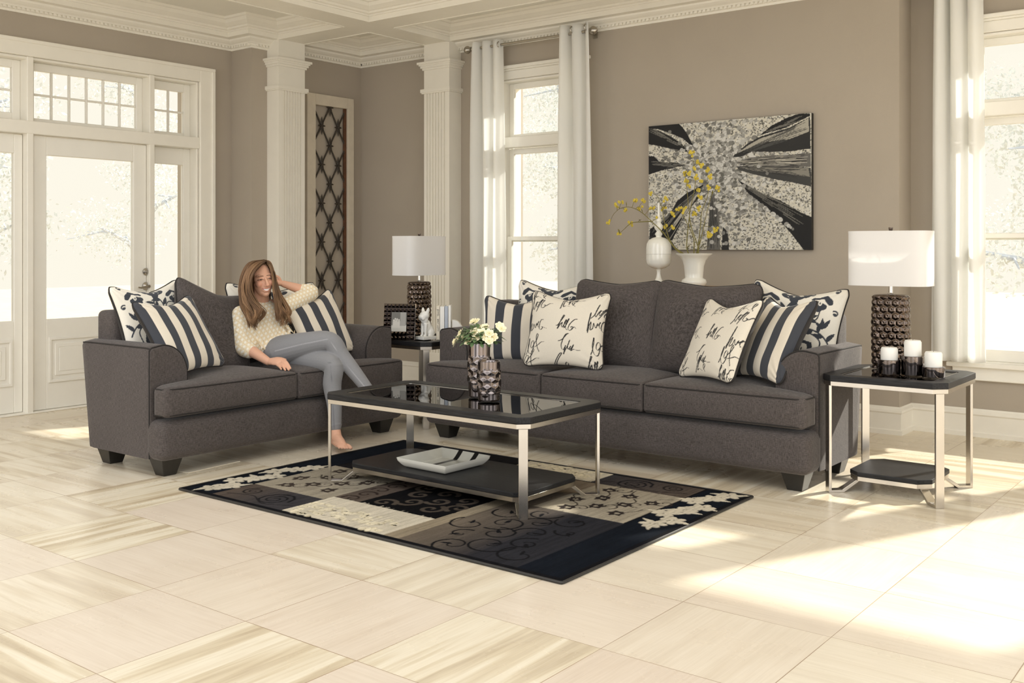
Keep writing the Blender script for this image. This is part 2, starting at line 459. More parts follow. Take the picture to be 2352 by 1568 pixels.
# openings
LW = (-5.40, -4.62, .50, 2.64)            # left window opening
RWs = [(-1.72, -.42, .48, 2.60), (-.24, 1.0, .30, 2.85), (1.18, 2.18, .30, 2.85)]
DO = (3.10, 5.19, 0., 2.62)               # the whole door and transom opening
wall('wall_left', (1.2, 5.526), 'x', XD, .30, holes=[DO], inward=1, label='taupe wall with the white entrance doors')
wall('wall_return', (XD-.30, XA), 'y', 5.526, .2, inward=-1, label='narrow taupe return beside the entrance doors')
wall('wall_alcove', (5.726, YW+.3), 'x', XA, .25, label='taupe wall behind the iron lattice panel')
wall('wall_back', (XA, -2.09), 'y', YW, .30, holes=[LW], inward=-1, label='taupe wall behind the large sofa')
wall('wall_right', (-2.09, 2.3), 'y', YR, .25, holes=RWs, inward=-1, label='taupe wall of the tall window on the right')
mb = MB().box(-7.7, 2.3, 3.3, 7.4, ZC, ZC+.08).box(-7.7, -6.0, 1.2, 3.3, ZC, ZC+.08)
struct(mb.build('ceiling', 'ceiling_paint', smooth=False), 'off white coffered ceiling panels')

# crown mouldings: profile (d = distance out from wall, z)
def profile_run(mb, prof, p, q, nrm, e0=0., e1=0.):
    """sweep profile between p and q (xy), nrm = outward xy; e0/e1 mitre sign at the ends (+1 grows with d, -1 shrinks)"""
    p = Vector((*p, 0)); q = Vector((*q, 0)); d = (q-p).normalized(); n = Vector((*nrm, 0)); m = len(prof); vs = []
    for base, e, sg in ((p, e0, -1), (q, e1, 1)):
        for r, z in prof: vs.append(base+n*r+d*(sg*e*r)+Vector((0, 0, z)))
    fs = [(i, (i+1) % m, m+(i+1) % m, m+i) for i in range(m)]+[tuple(range(m)), tuple(range(m, 2*m))[::-1]]
    mb.add(vs, fs)
lower = [(0, ZL), (.012, ZL), (.014, ZL+.016), (.024, ZL+.018), (.026, ZL+.034), (.036, ZL+.036), (.042, ZL+.046), (.062, ZL+.056), (.078, ZL+.068), (.082, ZL+.082), (0, ZL+.082)]
def upper(o): return [(o, ZB), (o, ZC), (o+.12, ZC), (o+.116, ZC-.018), (o+.10, ZC-.022), (o+.085, ZC-.045), (o+.05, ZC-.066), (o+.034, ZC-.07), (o+.032, ZC-.085), (o+.012, ZC-.09), (o+.010, ZC-.10), (o, ZC-.102)]
def upper2(o): return [(o-.006, ZC), (o+.12, ZC), (o+.116, ZC-.018), (o+.10, ZC-.022), (o+.085, ZC-.045), (o+.05, ZC-.066), (o+.034, ZC-.07), (o+.032, ZC-.085), (o+.012, ZC-.09), (o+.010, ZC-.10), (o+.002, ZC-.102), (o-.006, ZC-.102)]
BX = .15                                  # width of the box soffit along the walls
runs = [((XD, 1.2), (XD, 5.526), (1, 0), 0, -1), ((XD, 5.526), (XA, 5.526), (0, -1), -1, 1), ((XA, 5.526), (XA, YW), (1, 0), 1, -1),
        ((XA, YW), (-2.09, YW), (0, -1), -1, 1), ((-2.09, YW), (-2.09, YR), (1, 0), 1, -1), ((-2.09, YR), (2.3, YR), (0, -1), -1, 0)]
mb = MB(); dn = MB()
for p, q, n, e0, e1 in runs:
    profile_run(mb, lower, p, q, n, e0, e1)
    profile_run(mb, [(0, ZB), (BX, ZB), (BX, ZC), (0, ZC)], p, q, n, e0, e1)
    profile_run(mb, upper2(BX), p, q, n, e0, e1)
    # dentils
    P, Q = Vector(p), Vector(q); L = (Q-P).length; d = (Q-P)/L; N = Vector(n); k = 0
    while .02+k*.034 < L-.02:
        a = P+d*(.02+k*.034)+N*.026; b = a+d*.019+N*.013; x0, x1 = sorted((a.x, b.x)); y0, y1 = sorted((a.y, b.y))
        mb.box(x0, x1, y0, y1, ZL+.018, ZL+.035); k += 1
o = struct(mb.build('trim_1', 'white_paint', smooth=False), 'off white dentil crown moulding round the room')
# ceiling beams with their own crowns
mb = MB(); B1 = (5.69, 5.98); B2 = (-6.15, -5.854)
mb.box(-6.99, 2.2, B1[0], B1[1], ZB, ZC); mb.box(B2[0], B2[1], 1.5, B1[0], ZB, ZC); mb.box(B2[0], B2[1], B1[1], 6.68, ZB, ZC)
for y0, y1, a0, a1 in ((B1[0], None, -1, 0),):
    pass
def bead(mb, x0, x1, y0, y1): mb.box(x0, x1, y0, y1, ZB-.005, ZB+.012)
for yy, s in ((B1[0], -1), (B1[1], 1)):
    for xa, xb, e0, e1 in ((-6.96, B2[0], -1, -1), (B2[1], 2.2, -1, 0)):
        profile_run(mb, upper2(0), (xa, yy), (xb, yy), (0, s), e0, e1)
        bead(mb, xa, xb, min(yy+s*.005, yy-s*.012), max(yy+s*.005, yy-s*.012))
for xx, s in ((B2[0], -1), (B2[1], 1)):
    for ya, yb, e0, e1 in ((1.5, B1[0], 0, -1), (B1[1], 6.66, -1, -1)):
        profile_run(mb, upper2(0), (xx, ya), (xx, yb), (s, 0), e0, e1)
        bead(mb, min(xx+s*.005, xx-s*.012), max(xx+s*.005, xx-s*.012), ya, yb)
struct(mb.build('trim_2', 'white_paint', smooth=False), 'off white coffer beams crossing the ceiling')

def pilaster(name, x0, x1, y0, y1, face, label):
    """square fluted half column; face = 'x' fluted side faces +X, 'y' fluted side faces -Y"""
    mb = MB(); z0, z1 = .0, 2.58
    fl = MB(); n = 7
    if face == 'x':
        mb.box(x0, x1-.012, y0, y1, 0, ZB)
        w = y1-y0; e = .055
        mb.box(x1-.012, x1, y0, y0+e, .3, z1); mb.box(x1-.012, x1, y1-e*.5, y1, .3, z1); mb.box(x1-.012, x1, y0, y1, z1, ZB); mb.box(x1-.012, x1, y0, y1, 0, .3)
        a = y0+e; p = (y1-e*.5-a)/n
        for k in range(n): mb.box(x1-.013, x1, a+k*p+.0165, a+(k+1)*p, .3, z1)
    else:
        mb.box(x0, x1, y0+.012, y1, 0, ZB); e = .03
        mb.box(x0, x0+e, y0, y0+.012, .3, z1); mb.box(x1-e, x1, y0, y0+.012, .3, z1); mb.box(x0, x1, y0, y0+.012, z1, ZB); mb.box(x0, x1, y0, y0+.012, 0, .3)
        a = x0+e; p = (x1-e-a)/n
        for k in range(n): mb.box(a+k*p+.0165, a+(k+1)*p, y0, y0+.013, .3, z1)
    for za, zb, g in ((2.585, 2.615, .024), (2.575, 2.587, .016), (2.782, 2.80, .012), (2.80, 2.822, .024), (2.82, 2.832, .034), (2.832, 2.852, .046), (0, .17, .03), (.17, .2, .018)):
        mb.box(x0-g, x1+g, y0-g, y1+g, za, zb)
    struct(mb.build(name, 'white_paint', smooth=False), label)
pilaster('trim_3', XA, -6.955, 5.69, 5.98, 'x', 'left white fluted pilaster beside the lattice panel')
pilaster('trim_4', -6.15, -5.854, 6.65, YW, 'y', 'right white fluted pilaster behind the corner lamp')

# baseboards
bbp = [(0, 0), (.028, 0), (.028, .028), (.018, .034), (.018, .135), (.026, .145), (.024, .158), (.012, .17), (.008, .18), (0, .18)]
for nm, rs in (('baseboard_left', runs[0:0]+[((XD, 5.33), (XD, 5.526), (1, 0), 0, -1), runs[1]]), ('baseboard_alcove', [((XA, 6.0), (XA, YW), (1, 0), 0, -1)]),
               ('baseboard_back', [((XA, YW), (-6.18, YW), (0, -1), -1, 0), ((-5.82, YW), (-2.09, YW), (0, -1), 0, 1)]), ('baseboard_right', runs[4:6])):
    mb = MB()
    for r in rs: profile_run(mb, bbp, *r)
    struct(mb.build(nm, 'white_paint', smooth=False), 'white baseboard along the taupe wall')
# ---------------------------------------------------------------- windows
def sash(parent, axis, a0, a1, z0, z1, face, w, depth, cols=1, rows=1, munt=.016, rail=None, name='sash', into=1):
    """glazed frame with panes; axis 'y' = wall normal Y. into = +1 when deeper means larger coordinate"""
    rb, rt = rail or (w, w); mb = MB(); f0, f1 = sorted((face, face+into*depth))
    def bx(m, p, q, c, d, g=0.):
        if axis == 'y': m.box(p, q, f0+g, f1-g, c, d)
        else: m.box(f0+g, f1-g, p, q, c, d)
    bx(mb, a0, a0+w, z0, z1); bx(mb, a1-w, a1, z0, z1); bx(mb, a0+w, a1-w, z0, z0+rb); bx(mb, a0+w, a1-w, z1-rt, z1)
    ga0, ga1, gz0, gz1 = a0+w, a1-w, z0+rb, z1-rt
    for k in range(1, cols): c = ga0+(ga1-ga0)*k/cols; bx(mb, c-munt/2, c+munt/2, gz0, gz1, depth*.2)
    for k in range(1, rows): c = gz0+(gz1-gz0)*k/rows; bx(mb, ga0, ga1, c-munt/2, c+munt/2, depth*.25)
    o = mb.build(name, 'sash_paint', parent, smooth=False, bevel=.004, seg=1)
    g = MB(); m = (f0+f1)/2
    if axis == 'y': g.box(ga0-.004, ga1+.004, m-.002, m+.002, gz0-.004, gz1+.004)
    else: g.box(m-.002, m+.002, ga0-.004, ga1+.004, gz0-.004, gz1+.004)
    g.build('pane', 'window_glass', o, smooth=False); return o

def window(name, op, face, label, plain=False):
    x0, x1, z0, z1 = op; root = struct(empty(name, ((x0+x1)/2, face, z0)), label)
    O = Vector(root.location)
    def fin(o): o.location = -O if o.parent is root else o.location
    D = .25
    f = MB(); f.box(x0, x0+.02, face, face+D, z0, z1).box(x1-.02, x1, face, face+D, z0, z1).box(x0, x1, face, face+D, z1-.02, z1).box(x0, x1, face, face+D+.04, z0-.03, z0+.006)
    c = MB(); cw = .10
    c.box(x0-cw, x0, face-.022, face, z0, z1).box(x1, x1+cw, face-.022, face, z0, z1).box(x0-cw, x1+cw, face-.024, face, z1, z1+.07)
    c.box(x0-cw-.015, x1+cw+.015, face-.04, face, z1+.07, z1+.085).box(x0-cw-.03, x1+cw+.03, face-.055, face, z1+.085, z1+.112)
    b = MB(); b.box(x0, x1, face-.01, face+.09, 2.065, 2.155)
    if plain: c.v = [(p[0], p[1], min(p[2], 2.92)) for p in c.v]
    s = MB(); s.box(x0-cw-.03, x1+cw+.03, face-.06, face+.02, z0-.03, z0); s.box(x0-cw, x1+cw, face-.026, face, z0-.105, z0-.03)
    s.box(x0-cw-.005, x1+cw+.005, face-.034, face, z0-.115, z0-.10)
    for nm, m_ in (('jamb', f), ('casing', c), ('transom_bar', b), ('sill', s)):
        if plain and nm == 'transom_bar': continue
        fin(m_.build(nm, 'sash_paint', root, smooth=False, bevel=.004, seg=1))
    for z, zz, rl in ((z0+.006, z1-.02, (.06, .05)),) if plain else ((2.155, z1-.02, (.03, .05)), (1.27, 2.065, (.035, .05)), (z0+.006, 1.315, (.075, .035))):
        o = sash(root, 'y', x0+.02, x1-.02, z, zz, face+(.05 if z < 1 else .085), .045, .035, rail=rl, into=1); fin(o)
    return root
window('window_1', LW, YW, 'tall white sash window between the two middle curtains, behind the sofa')
for k, r in enumerate(RWs):
    window('window_%d' % (k+2), r, YR, ['tall white sash window at the right edge beside the end table', 'white framed picture window further right along the wall', 'white framed picture window at the far right end of the wall'][k], k > 0)

# ---------------------------------------------------------------- entrance: casing, posts, transom lights, doors
def yz(u, v, x): p = on(u, v, 'x', x); return p.y, p.z
cs = MB(); Y0, Y1, ZT = 3.10, 5.19, 2.62
cs.box(XD-.005, XD+.03, Y0-.14, Y0, 0, ZT+.12).box(XD-.005, XD+.03, Y1, Y1+.14, 0, ZT+.12).box(XD-.005, XD+.03, Y0, Y1, ZT, ZT+.12)
cs.box(XD, XD+.045, Y1+.11, Y1+.142, 0, ZT+.095).box(XD, XD+.046, Y0-.14, Y1+.142, ZT+.095, ZT+.122)
cs.box(XD-.17, XD, Y0-.0, Y0+.02, 0, ZT).box(XD-.17, XD, Y1-.02, Y1, 0, ZT).box(XD-.17, XD-.001, Y0+.02, Y1-.02, ZT-.02, ZT+.001)
cs.box(XD-.17, XD+.012, 3.72, 3.768, 0, ZT).box(XD-.17, XD+.012, 4.722, 4.768, 0, ZT)      # posts
cs.box(XD-.17, XD+.016, Y0, Y1, 2.055, 2.15)
cs.box(XD-.2, XD+.02, Y0, Y1, 0, .012)
struct(cs.build('trim_5', 'white_paint', smooth=False, bevel=.004, seg=1), 'white casing and posts framing the entrance doors and transom lights')
def leaf(name, y0, y1, z0, z1, gw, cols, rows, face, depth, label, rail=None, panel=None, kind='window'):
    root = struct(empty(name, (face, (y0+y1)/2, z0)), label); O = Vector(root.location)
    o = sash(root, 'x', y0, y1, z0, z1, face, gw, depth, cols, rows, rail=rail, name='leaf' if panel else 'sash', into=-1); o.location = -O
    if panel:
        for (a, b, c, d) in panel:
            p = MB(); x = face
            p.ring([(a, c), (b, c), (b, d), (a, d)], [(a+.022, c+.022), (b-.022, c+.022), (b-.022, d-.022), (a+.022, d-.022)], 0, .012)
            p.ring([(a+.05, c+.05), (b-.05, c+.05), (b-.05, d-.05), (a+.05, d-.05)], [(a+.08, c+.08), (b-.08, c+.08), (b-.08, d-.08), (a+.08, d-.08)], -.002, .008)
            p.box(a+.08, b-.08, c+.08, d-.08, -.002, .01)
            p.v = [(x+z, yy, zz) for (yy, zz, z) in p.v]
            q = p.build('raised_panel', 'sash_paint', root, smooth=False, bevel=.003, seg=1); q.location = -O
    return root
leaf('window_5', 3.10+.02, 3.72, 2.15, 2.60, .06, 4, 2, XD-.09, .04, 'left transom light cut by the left edge of the photo')
leaf('window_6', 3.768, 4.722, 2.15, 2.60, .055, 6, 2, XD-.09, .04, 'middle transom light of twelve small panes above the door', rail=(.035, .06))
leaf('window_7', 4.768, 5.17, 2.15, 2.60, .06, 2, 2, XD-.09, .04, 'right transom light of four small panes', rail=(.035, .07))
leaf('window_8', 4.768, 5.17, .012, 2.055, .065, 1, 1, XD-.09, .04, 'narrow glazed sidelight right of the entrance door', rail=(.67, .14), panel=[(4.85, 5.10, .2, .54)])
d1 = leaf('door_1', 3.772, 4.718, .014, 2.05, .115, 1, 1, XD-.03, .045, 'white entrance door with one large glass light', rail=(.67, .14), panel=[(3.90, 4.60, .21, .55)])
d2 = leaf('door_2', 3.12, 3.716, .014, 2.05, .062, 1, 1, XD-.05, .045, 'left white glazed door leaf cut by the edge of the photo', rail=(.67, .14), panel=[(3.22, 3.64, .21, .55)])
O = Vector(d1.location)
def hw(name, mb, mat='nickel', lab=None):
    o = mb.build(name, mat, d1); o.location = -O
    if lab: o['label'] = lab
    return o
a = on(335, 624, 'x', XD-.03); b_ = on(335, 657, 'x', XD-.03)
hp = MB(); hp.lathe([(.0, .0), (.03, 0), (.03, .008), (.018, .013), (.015, .02), (0, .022)], (0, 0, 0), 24); hp.v = [(a.x+z, a.y+x, a.z+y) for x, y, z in hp.v]
hw('deadbolt', hp, lab='round nickel deadbolt')
hp = MB(); hp.lathe([(0, 0), (.034, 0), (.034, .008), (.02, .014), (.012, .02), (.012, .05), (0, .05)], (0, 0, 0), 24); hp.v = [(b_.x+z, b_.y+x, b_.z+y) for x, y, z in hp.v]
hp.tube([(b_.x+.045, b_.y+.005, b_.z), (b_.x+.05, b_.y-.03, b_.z-.002), (b_.x+.05, b_.y-.07, b_.z-.01), (b_.x+.05, b_.y-.10, b_.z-.006)], [.009, .009, .008, .006], 8)
hw('lever_handle', hp, lab='curved nickel lever handle')
for v in (394, 880):
    p = on(80.5, v, 'x', XD); h = MB(); h.tube([(XD-.022, 3.772, p.z-.05), (XD-.022, 3.772, p.z+.05)], .007, 10); hw('hinge', h)

# ---------------------------------------------------------------- curtains
def curtain(name, top, bot, y, z0, z1, folds, amp, label, phase=0., grom=(), hemz=None):
    n, m = 160, 60; u = np.linspace(0, 1, n)[:, None]; w = np.linspace(0, 1, m)[None, :]
    e = w**.6
    xa = top[0]*(1-e)+bot[0]*e; xb = top[1]*(1-e)+bot[1]*e
    ph = phase+2*PI*folds*(u+.018*np.sin(6*u+3*w))
    am = amp*(1-.25*w+.18*np.sin(7*u+2*w))
    s = np.sin(ph); s = np.sign(s)*np.abs(s)**.75
    X = xa+(xb-xa)*u+.012*np.cos(ph)*(1-w*.3)+0*w; Yv = y+am*s+.006*np.sin(23*u+5*w); Z = z1+(z0-z1)*w+0*u
    P = np.stack([X, Yv, Z], -1); me = grid_mesh(name, P)
    o = link(name, me, 'curtain_cloth', angle=180); so = o.modifiers.new('thickness', 'SOLIDIFY'); so.thickness = .0015
    tag(o, label, 'curtain', 'white curtains')
    h = []
    for k in grom:
        i = int(k*(n-1)); c = P[i, 0]; g = MB(); ring = []
        for q in range(20): t = 2*PI*q/20; ring.append((c[0]-.004, c[1]+.024*math.cos(t), z1-.045+.024*math.sin(t)))
        g.loop(ring, .005, 6); g.build('grommet', 'nickel', o)
    hem = MB(); pts = [(P[i, int((m-1)*.945)][0], P[i, int((m-1)*.945)][1]-.0012, P[i, int((m-1)*.945)][2]) for i in range(0, n, 2)]
    hem.tube(pts, .0012, 4); hem.build('hem', 'curtain_cloth', o)
    return o
yc = 6.66
x = lambda u, yy: on(u, 500, 'y', yy).x
curtain('curtain', (x(1084, yc), x(1149, yc)), (x(1070, yc), x(1155, yc)), yc, .06, 2.955, 3, .045, 'white curtain left of the tall sash window behind the flower vase', .6, (.97,))
curtain('curtain', (x(1287, yc), x(1358, yc)), (x(1281, yc), x(1367, yc)), yc, .06, 2.975, 2.5, .05, 'white curtain right of the window, beside the bare taupe wall', 2.2, (.52, .97))
yr = 6.93
curtain('curtain', (x(2141, yr), x(2250, yr)), (x(2134, yr), x(2260, yr)), yr, .49, 2.955, 3, .05, 'white curtain at the right edge window behind the table lamp', 1.1, ())
def rod(name, x0, x1, y, z, label, ends=(1, 1)):
    r = empty(name, ((x0+x1)/2, y, z)); O = Vector(r.location)
    mb = MB(); mb.tube([(x0, y, z), (x1, y, z)], .011, 12); o = mb.build('pole', 'nickel', r); o.location = -O
    for e, sx, s in ((ends[0], x0, -1), (ends[1], x1, 1)):
        if not e: continue
        f = MB(); f.lathe([(0, 0), (.012, 0), (.02, .006), (.012, .012), (.024, .022), (.033, .038), (.034, .05), (.026, .066), (.012, .074), (.009, .08), (0, .082)], (0, 0, 0), 20)
        f.v = [(sx+s*c, y+a, z+b) for a, b, c in f.v]; o = f.build('finial', 'nickel', r); o.location = -O
    for bxp in (x0+.03, x1-.03):
        b = MB(); b.box(bxp-.008, bxp+.008, y, (YW if x1 < -2 else YR)-.002, z-.006, z+.006).box(bxp-.018, bxp+.018, (YW if x1 < -2 else YR)-.008, (YW if x1 < -2 else YR), z-.03, z+.03)
        b.loop([(bxp, y+.014*math.cos(t*PI/6), z+.014*math.sin(t*PI/6)) for t in range(12)], .004, 6)
        o = b.build('bracket', 'nickel', r); o.location = -O
    return tag(r, label, 'curtain rod')
p0 = on(1083, 121, 'y', yc); p1 = on(1352, 76, 'y', yc)
rod('curtain_rod', p0.x, p1.x, yc, 2.91, 'brushed nickel curtain rod with bulb finials over the middle window')
rod('curtain_rod', -2.0, -.4, yr, 2.91, 'nickel rod carrying the right edge curtain')

# ---------------------------------------------------------------- outdoors
def foliage(rs, centre, rad, n, size):
    c = np.array(centre); V = []; k = n
    d = rs.normal(size=(k, 3)); d /= np.linalg.norm(d, axis=1)[:, None]
    p = c+d*np.array(rad)*(rs.random((k, 1))**.45)
    a = rs.normal(size=(k, 3)); a /= np.linalg.norm(a, axis=1)[:, None]; b = np.cross(a, rs.normal(size=(k, 3))); b /= np.linalg.norm(b, axis=1)[:, None]
    s = size*(.5+rs.random((k, 1)))
    V = np.stack([p-a*s, p-b*s*.5, p+a*s, p+b*s*.5], 1).reshape(-1, 3); Q = np.arange(4*k).reshape(-1, 4); return V, Q
def tree(x, y, h, spread, seed, label):
    rs = np.random.default_rng(seed); root = empty('tree', (x, y, -.4))
    mb = MB(); r0 = .10+.05*rs.random(); lean = rs.normal(0, .03, 2)
    mb.tube([(0, 0, 0), (lean[0]*h*.4, lean[1]*h*.4, h*.4), (lean[0]*h, lean[1]*h, h)], [r0, r0*.8, r0*.25], 8)
    tips = []
    for k in range(9):
        z = h*(.18+.08*k); a = rs.random()*2*PI; L = spread*(.6+.6*rs.random())*(1-.05*k)
        d = Vector((math.cos(a), math.sin(a), .35+.3*rs.random())); b0 = Vector((lean[0]*z, lean[1]*z, z)); pts = [b0, b0+d*L*.4+Vector((0, 0, .05)), b0+d*L+Vector((0, 0, -.1))]
        mb.tube(pts, [r0*.4, r0*.25, r0*.08], 6); tips.append(pts[2]); tips.append(pts[1])
        for q in range(3):
            a2 = rs.random()*2*PI; t = pts[1].lerp(pts[2], rs.random()); mb.tube([t, t+Vector((math.cos(a2), math.sin(a2), .2-.5*rs.random()))*L*.45], [r0*.12, .008], 5)
    mb.build('trunk', 'bark', root)
    Vs = []; Qs = []; o = 0
    for t in tips:
        V, Q = foliage(rs, t, (spread*.55, spread*.55, spread*.4), 560, .027); Vs.append(V); Qs.append(Q+o); o += len(V)
    me = np_mesh('foliage', np.vstack(Vs), np.vstack(Qs)); link('foliage', me, 'foliage_pale', root, smooth=False)
    tag(root, label, 'tree', 'bright trees outside the windows')
k = 0
for (x_, y_, h, sp) in ((-12.0, 5.0, 7, 1.1), (-15.5, 9.8, 8, 1.2), (-19.0, 4.6, 8, 1.3), (-8.4, 12.2, 7.5, 1.1), (-13.6, 16.0, 8, 1.2), (-9.6, 19.6, 9, 1.4), (-2.0, 11.8, 7, 1.1), (-5.4, 16.6, 8, 1.3), (-.6, 17.6, 9, 1.4)):
    side = 'glazed entrance doors' if x_ < -11 else ('middle window' if x_ < -5 else 'right edge window')
    tree(x_, y_, h, sp, 40+k, 'leafy tree coloured pale as if overexposed, outside the '+side); k += 1
g = MB().box(-40, -7.75, -30, 40, -.5, -.4).box(-7.75, 20, 7.45, 40, -.5, -.4)
struct(g.build('ground', 'ground_out', smooth=False), 'pale beige ground outside the windows')

# ---------------------------------------------------------------- light
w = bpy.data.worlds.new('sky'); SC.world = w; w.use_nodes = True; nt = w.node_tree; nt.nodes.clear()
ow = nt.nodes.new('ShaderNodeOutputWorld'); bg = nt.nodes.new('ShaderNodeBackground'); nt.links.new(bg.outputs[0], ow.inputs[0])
tc = nt.nodes.new('ShaderNodeTexCoord'); vm = nt.nodes.new('ShaderNodeVectorMath'); vm.operation = 'DOT_PRODUCT'
vm.inputs[1].default_value = tuple(Vector((.55, -.65, .45)).normalized()); nt.links.new(tc.outputs['Generated'], vm.inputs[0])
mr = nt.nodes.new('ShaderNodeMapRange'); mr.inputs[1].default_value = .0; mr.inputs[2].default_value = .9; mr.inputs[3].default_value = 1.0; mr.inputs[4].default_value = 2.05  # added fill: world strength raised on the side behind the camera
nt.links.new(vm.outputs['Value'], mr.inputs[0]); 
# added behind the camera: bright and dim strips for the metal to reflect
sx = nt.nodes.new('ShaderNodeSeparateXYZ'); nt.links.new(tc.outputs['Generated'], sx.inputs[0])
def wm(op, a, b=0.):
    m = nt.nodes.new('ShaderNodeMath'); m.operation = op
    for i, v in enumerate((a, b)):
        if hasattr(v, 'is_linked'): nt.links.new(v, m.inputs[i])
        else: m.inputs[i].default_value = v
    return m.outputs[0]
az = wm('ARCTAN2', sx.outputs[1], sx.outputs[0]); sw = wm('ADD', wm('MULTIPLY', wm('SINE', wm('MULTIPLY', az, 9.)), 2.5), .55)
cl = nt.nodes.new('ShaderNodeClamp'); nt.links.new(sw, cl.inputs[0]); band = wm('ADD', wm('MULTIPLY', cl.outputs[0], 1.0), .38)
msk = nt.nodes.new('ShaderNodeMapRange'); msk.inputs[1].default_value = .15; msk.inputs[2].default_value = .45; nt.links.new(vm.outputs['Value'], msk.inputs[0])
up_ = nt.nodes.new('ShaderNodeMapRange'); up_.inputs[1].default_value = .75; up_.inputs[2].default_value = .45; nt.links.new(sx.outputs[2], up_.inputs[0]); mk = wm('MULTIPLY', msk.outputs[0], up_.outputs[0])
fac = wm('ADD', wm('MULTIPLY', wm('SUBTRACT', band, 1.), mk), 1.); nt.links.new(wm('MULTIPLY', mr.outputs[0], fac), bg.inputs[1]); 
crw = nt.nodes.new('ShaderNodeMix'); crw.data_type = 'RGBA'; crw.inputs[6].default_value = (1., .935, .82, 1); crw.inputs[7].default_value = (1., .995, .985, 1)
mr2 = nt.nodes.new('ShaderNodeMapRange'); mr2.inputs[1].default_value = 0; mr2.inputs[2].default_value = .6; nt.links.new(vm.outputs['Value'], mr2.inputs[0])
nt.links.new(mr2.outputs[0], crw.inputs[0]); nt.links.new(crw.outputs[2], bg.inputs[0])
def sun(name, d, e, ang, col):
    l = bpy.data.lights.new(name, 'SUN'); l.energy = e; l.angle = math.radians(ang); l.color = col
    o = bpy.data.objects.new(name, l); COL.objects.link(o); o.rotation_euler = Vector(d).to_track_quat('-Z', 'Y').to_euler(); return o
sun('sun', (-.36, -.83, -.59), 7.5, 1.3, (1, .945, .86))
def area(name, loc, d, sx, sy, e, col=(1, .96, .9)):
    l = bpy.data.lights.new(name, 'AREA'); l.shape = 'RECTANGLE'; l.size = sx; l.size_y = sy; l.energy = e; l.color = col
    o = bpy.data.objects.new(name, l); COL.objects.link(o); o.location = loc; o.rotation_euler = Vector(d).to_track_quat('-Z', 'Y').to_euler(); return o
SC.view_settings.view_transform = 'Standard'; SC.view_settings.look = 'None'; SC.view_settings.gamma = 1; SC.view_settings.exposure = .08
SC.cycles.max_bounces = 10; SC.cycles.diffuse_bounces = 5; SC.cycles.transparent_max_bounces = 12; SC.cycles.sample_clamp_indirect = 6; SC.cycles.caustics_reflective = False
SC.cycles.caustics_refractive = False
# ---------------------------------------------------------------- upholstery
def rbox(x0, x1, y0, y1, z0, z1, r, crown=0., front=0., n=(26, 22, 8), warp=None, name='cushion', puff=0.):
    """closed rounded box on a grid; crown domes the top, front bulges the -Y face"""
    def axis(a, b, k):
        e = [0, .25, .5, .75, 1.]; mid = np.linspace(a+r, b-r, k)
        lo = [a+r*(1-math.cos(t*PI/2)) for t in e[:-1]]; hi = [b-r*(1-math.cos(t*PI/2)) for t in e[:-1]][::-1]
        return np.array(lo+list(mid)+hi)
    ax = [axis(x0, x1, n[0]), axis(y0, y1, n[1]), axis(z0, z1, n[2])]
    idx = {}; V = []; Q = []
    def vid(i, j, k):
        key = (i, j, k)
        if key not in idx: idx[key] = len(V); V.append((ax[0][i], ax[1][j], ax[2][k]))
        return idx[key]
    I, J, K = [len(a) for a in ax]
    for i in range(I-1):
        for j in range(J-1):
            Q.append((vid(i, j, 0), vid(i, j+1, 0), vid(i+1, j+1, 0), vid(i+1, j, 0))); Q.append((vid(i, j, K-1), vid(i+1, j, K-1), vid(i+1, j+1, K-1), vid(i, j+1, K-1)))
        for k in range(K-1):
            Q.append((vid(i, 0, k), vid(i+1, 0, k), vid(i+1, 0, k+1), vid(i, 0, k+1))); Q.append((vid(i, J-1, k), vid(i, J-1, k+1), vid(i+1, J-1, k+1), vid(i+1, J-1, k)))
    for j in range(J-1):
        for k in range(K-1):
            Q.append((vid(0, j, k), vid(0, j, k+1), vid(0, j+1, k+1), vid(0, j+1, k))); Q.append((vid(I-1, j, k), vid(I-1, j+1, k), vid(I-1, j+1, k+1), vid(I-1, j, k+1)))
    V = np.array(V); lo = np.array([x0, y0, z0])+r; hi = np.array([x1, y1, z1])-r
    C = np.clip(V, lo, hi); D = V-C; L = np.linalg.norm(D, axis=1, keepdims=True)
    V = C+np.where(L > 1e-9, D/np.maximum(L, 1e-9)*np.minimum(L*0+r, r), 0)
    u = (V[:, 0]-x0)/(x1-x0)*2-1; v = (V[:, 1]-y0)/(y1-y0)*2-1; w = np.clip((V[:, 2]-z0)/(z1-z0), 0, 1)
    V[:, 2] += crown*(1-np.abs(u)**3)*(1-np.abs(v)**3)*w
    V[:, 1] -= front*(1-np.abs(u)**4)*np.sin(PI*w)*np.clip(-v, 0, 1)**2
    if puff: V[:, 2] += puff*np.sin(V[:, 0]*9+V[:, 1]*5)*(1-u*u)*(1-v*v)*w
    if warp: V = warp(V)
    return V, np.array(Q)
def npobj(name, V, Q, mat, parent=None, cols=None, angle=180, smooth=True):
    return link(name, np_mesh(name, V, Q, cols), mat, parent, smooth=smooth, angle=angle)

def rrect(x0, x1, y0, y1, r, n=5):
    out = []
    for cx, cy, a0 in ((x1-r, y1-r, 0), (x0+r, y1-r, PI/2), (x0+r, y0+r, PI), (x1-r, y0+r, 1.5*PI)):
        for k in range(n+1): a = a0+k*PI/2/n; out.append((cx+r*math.cos(a), cy+r*math.sin(a)))
    return out

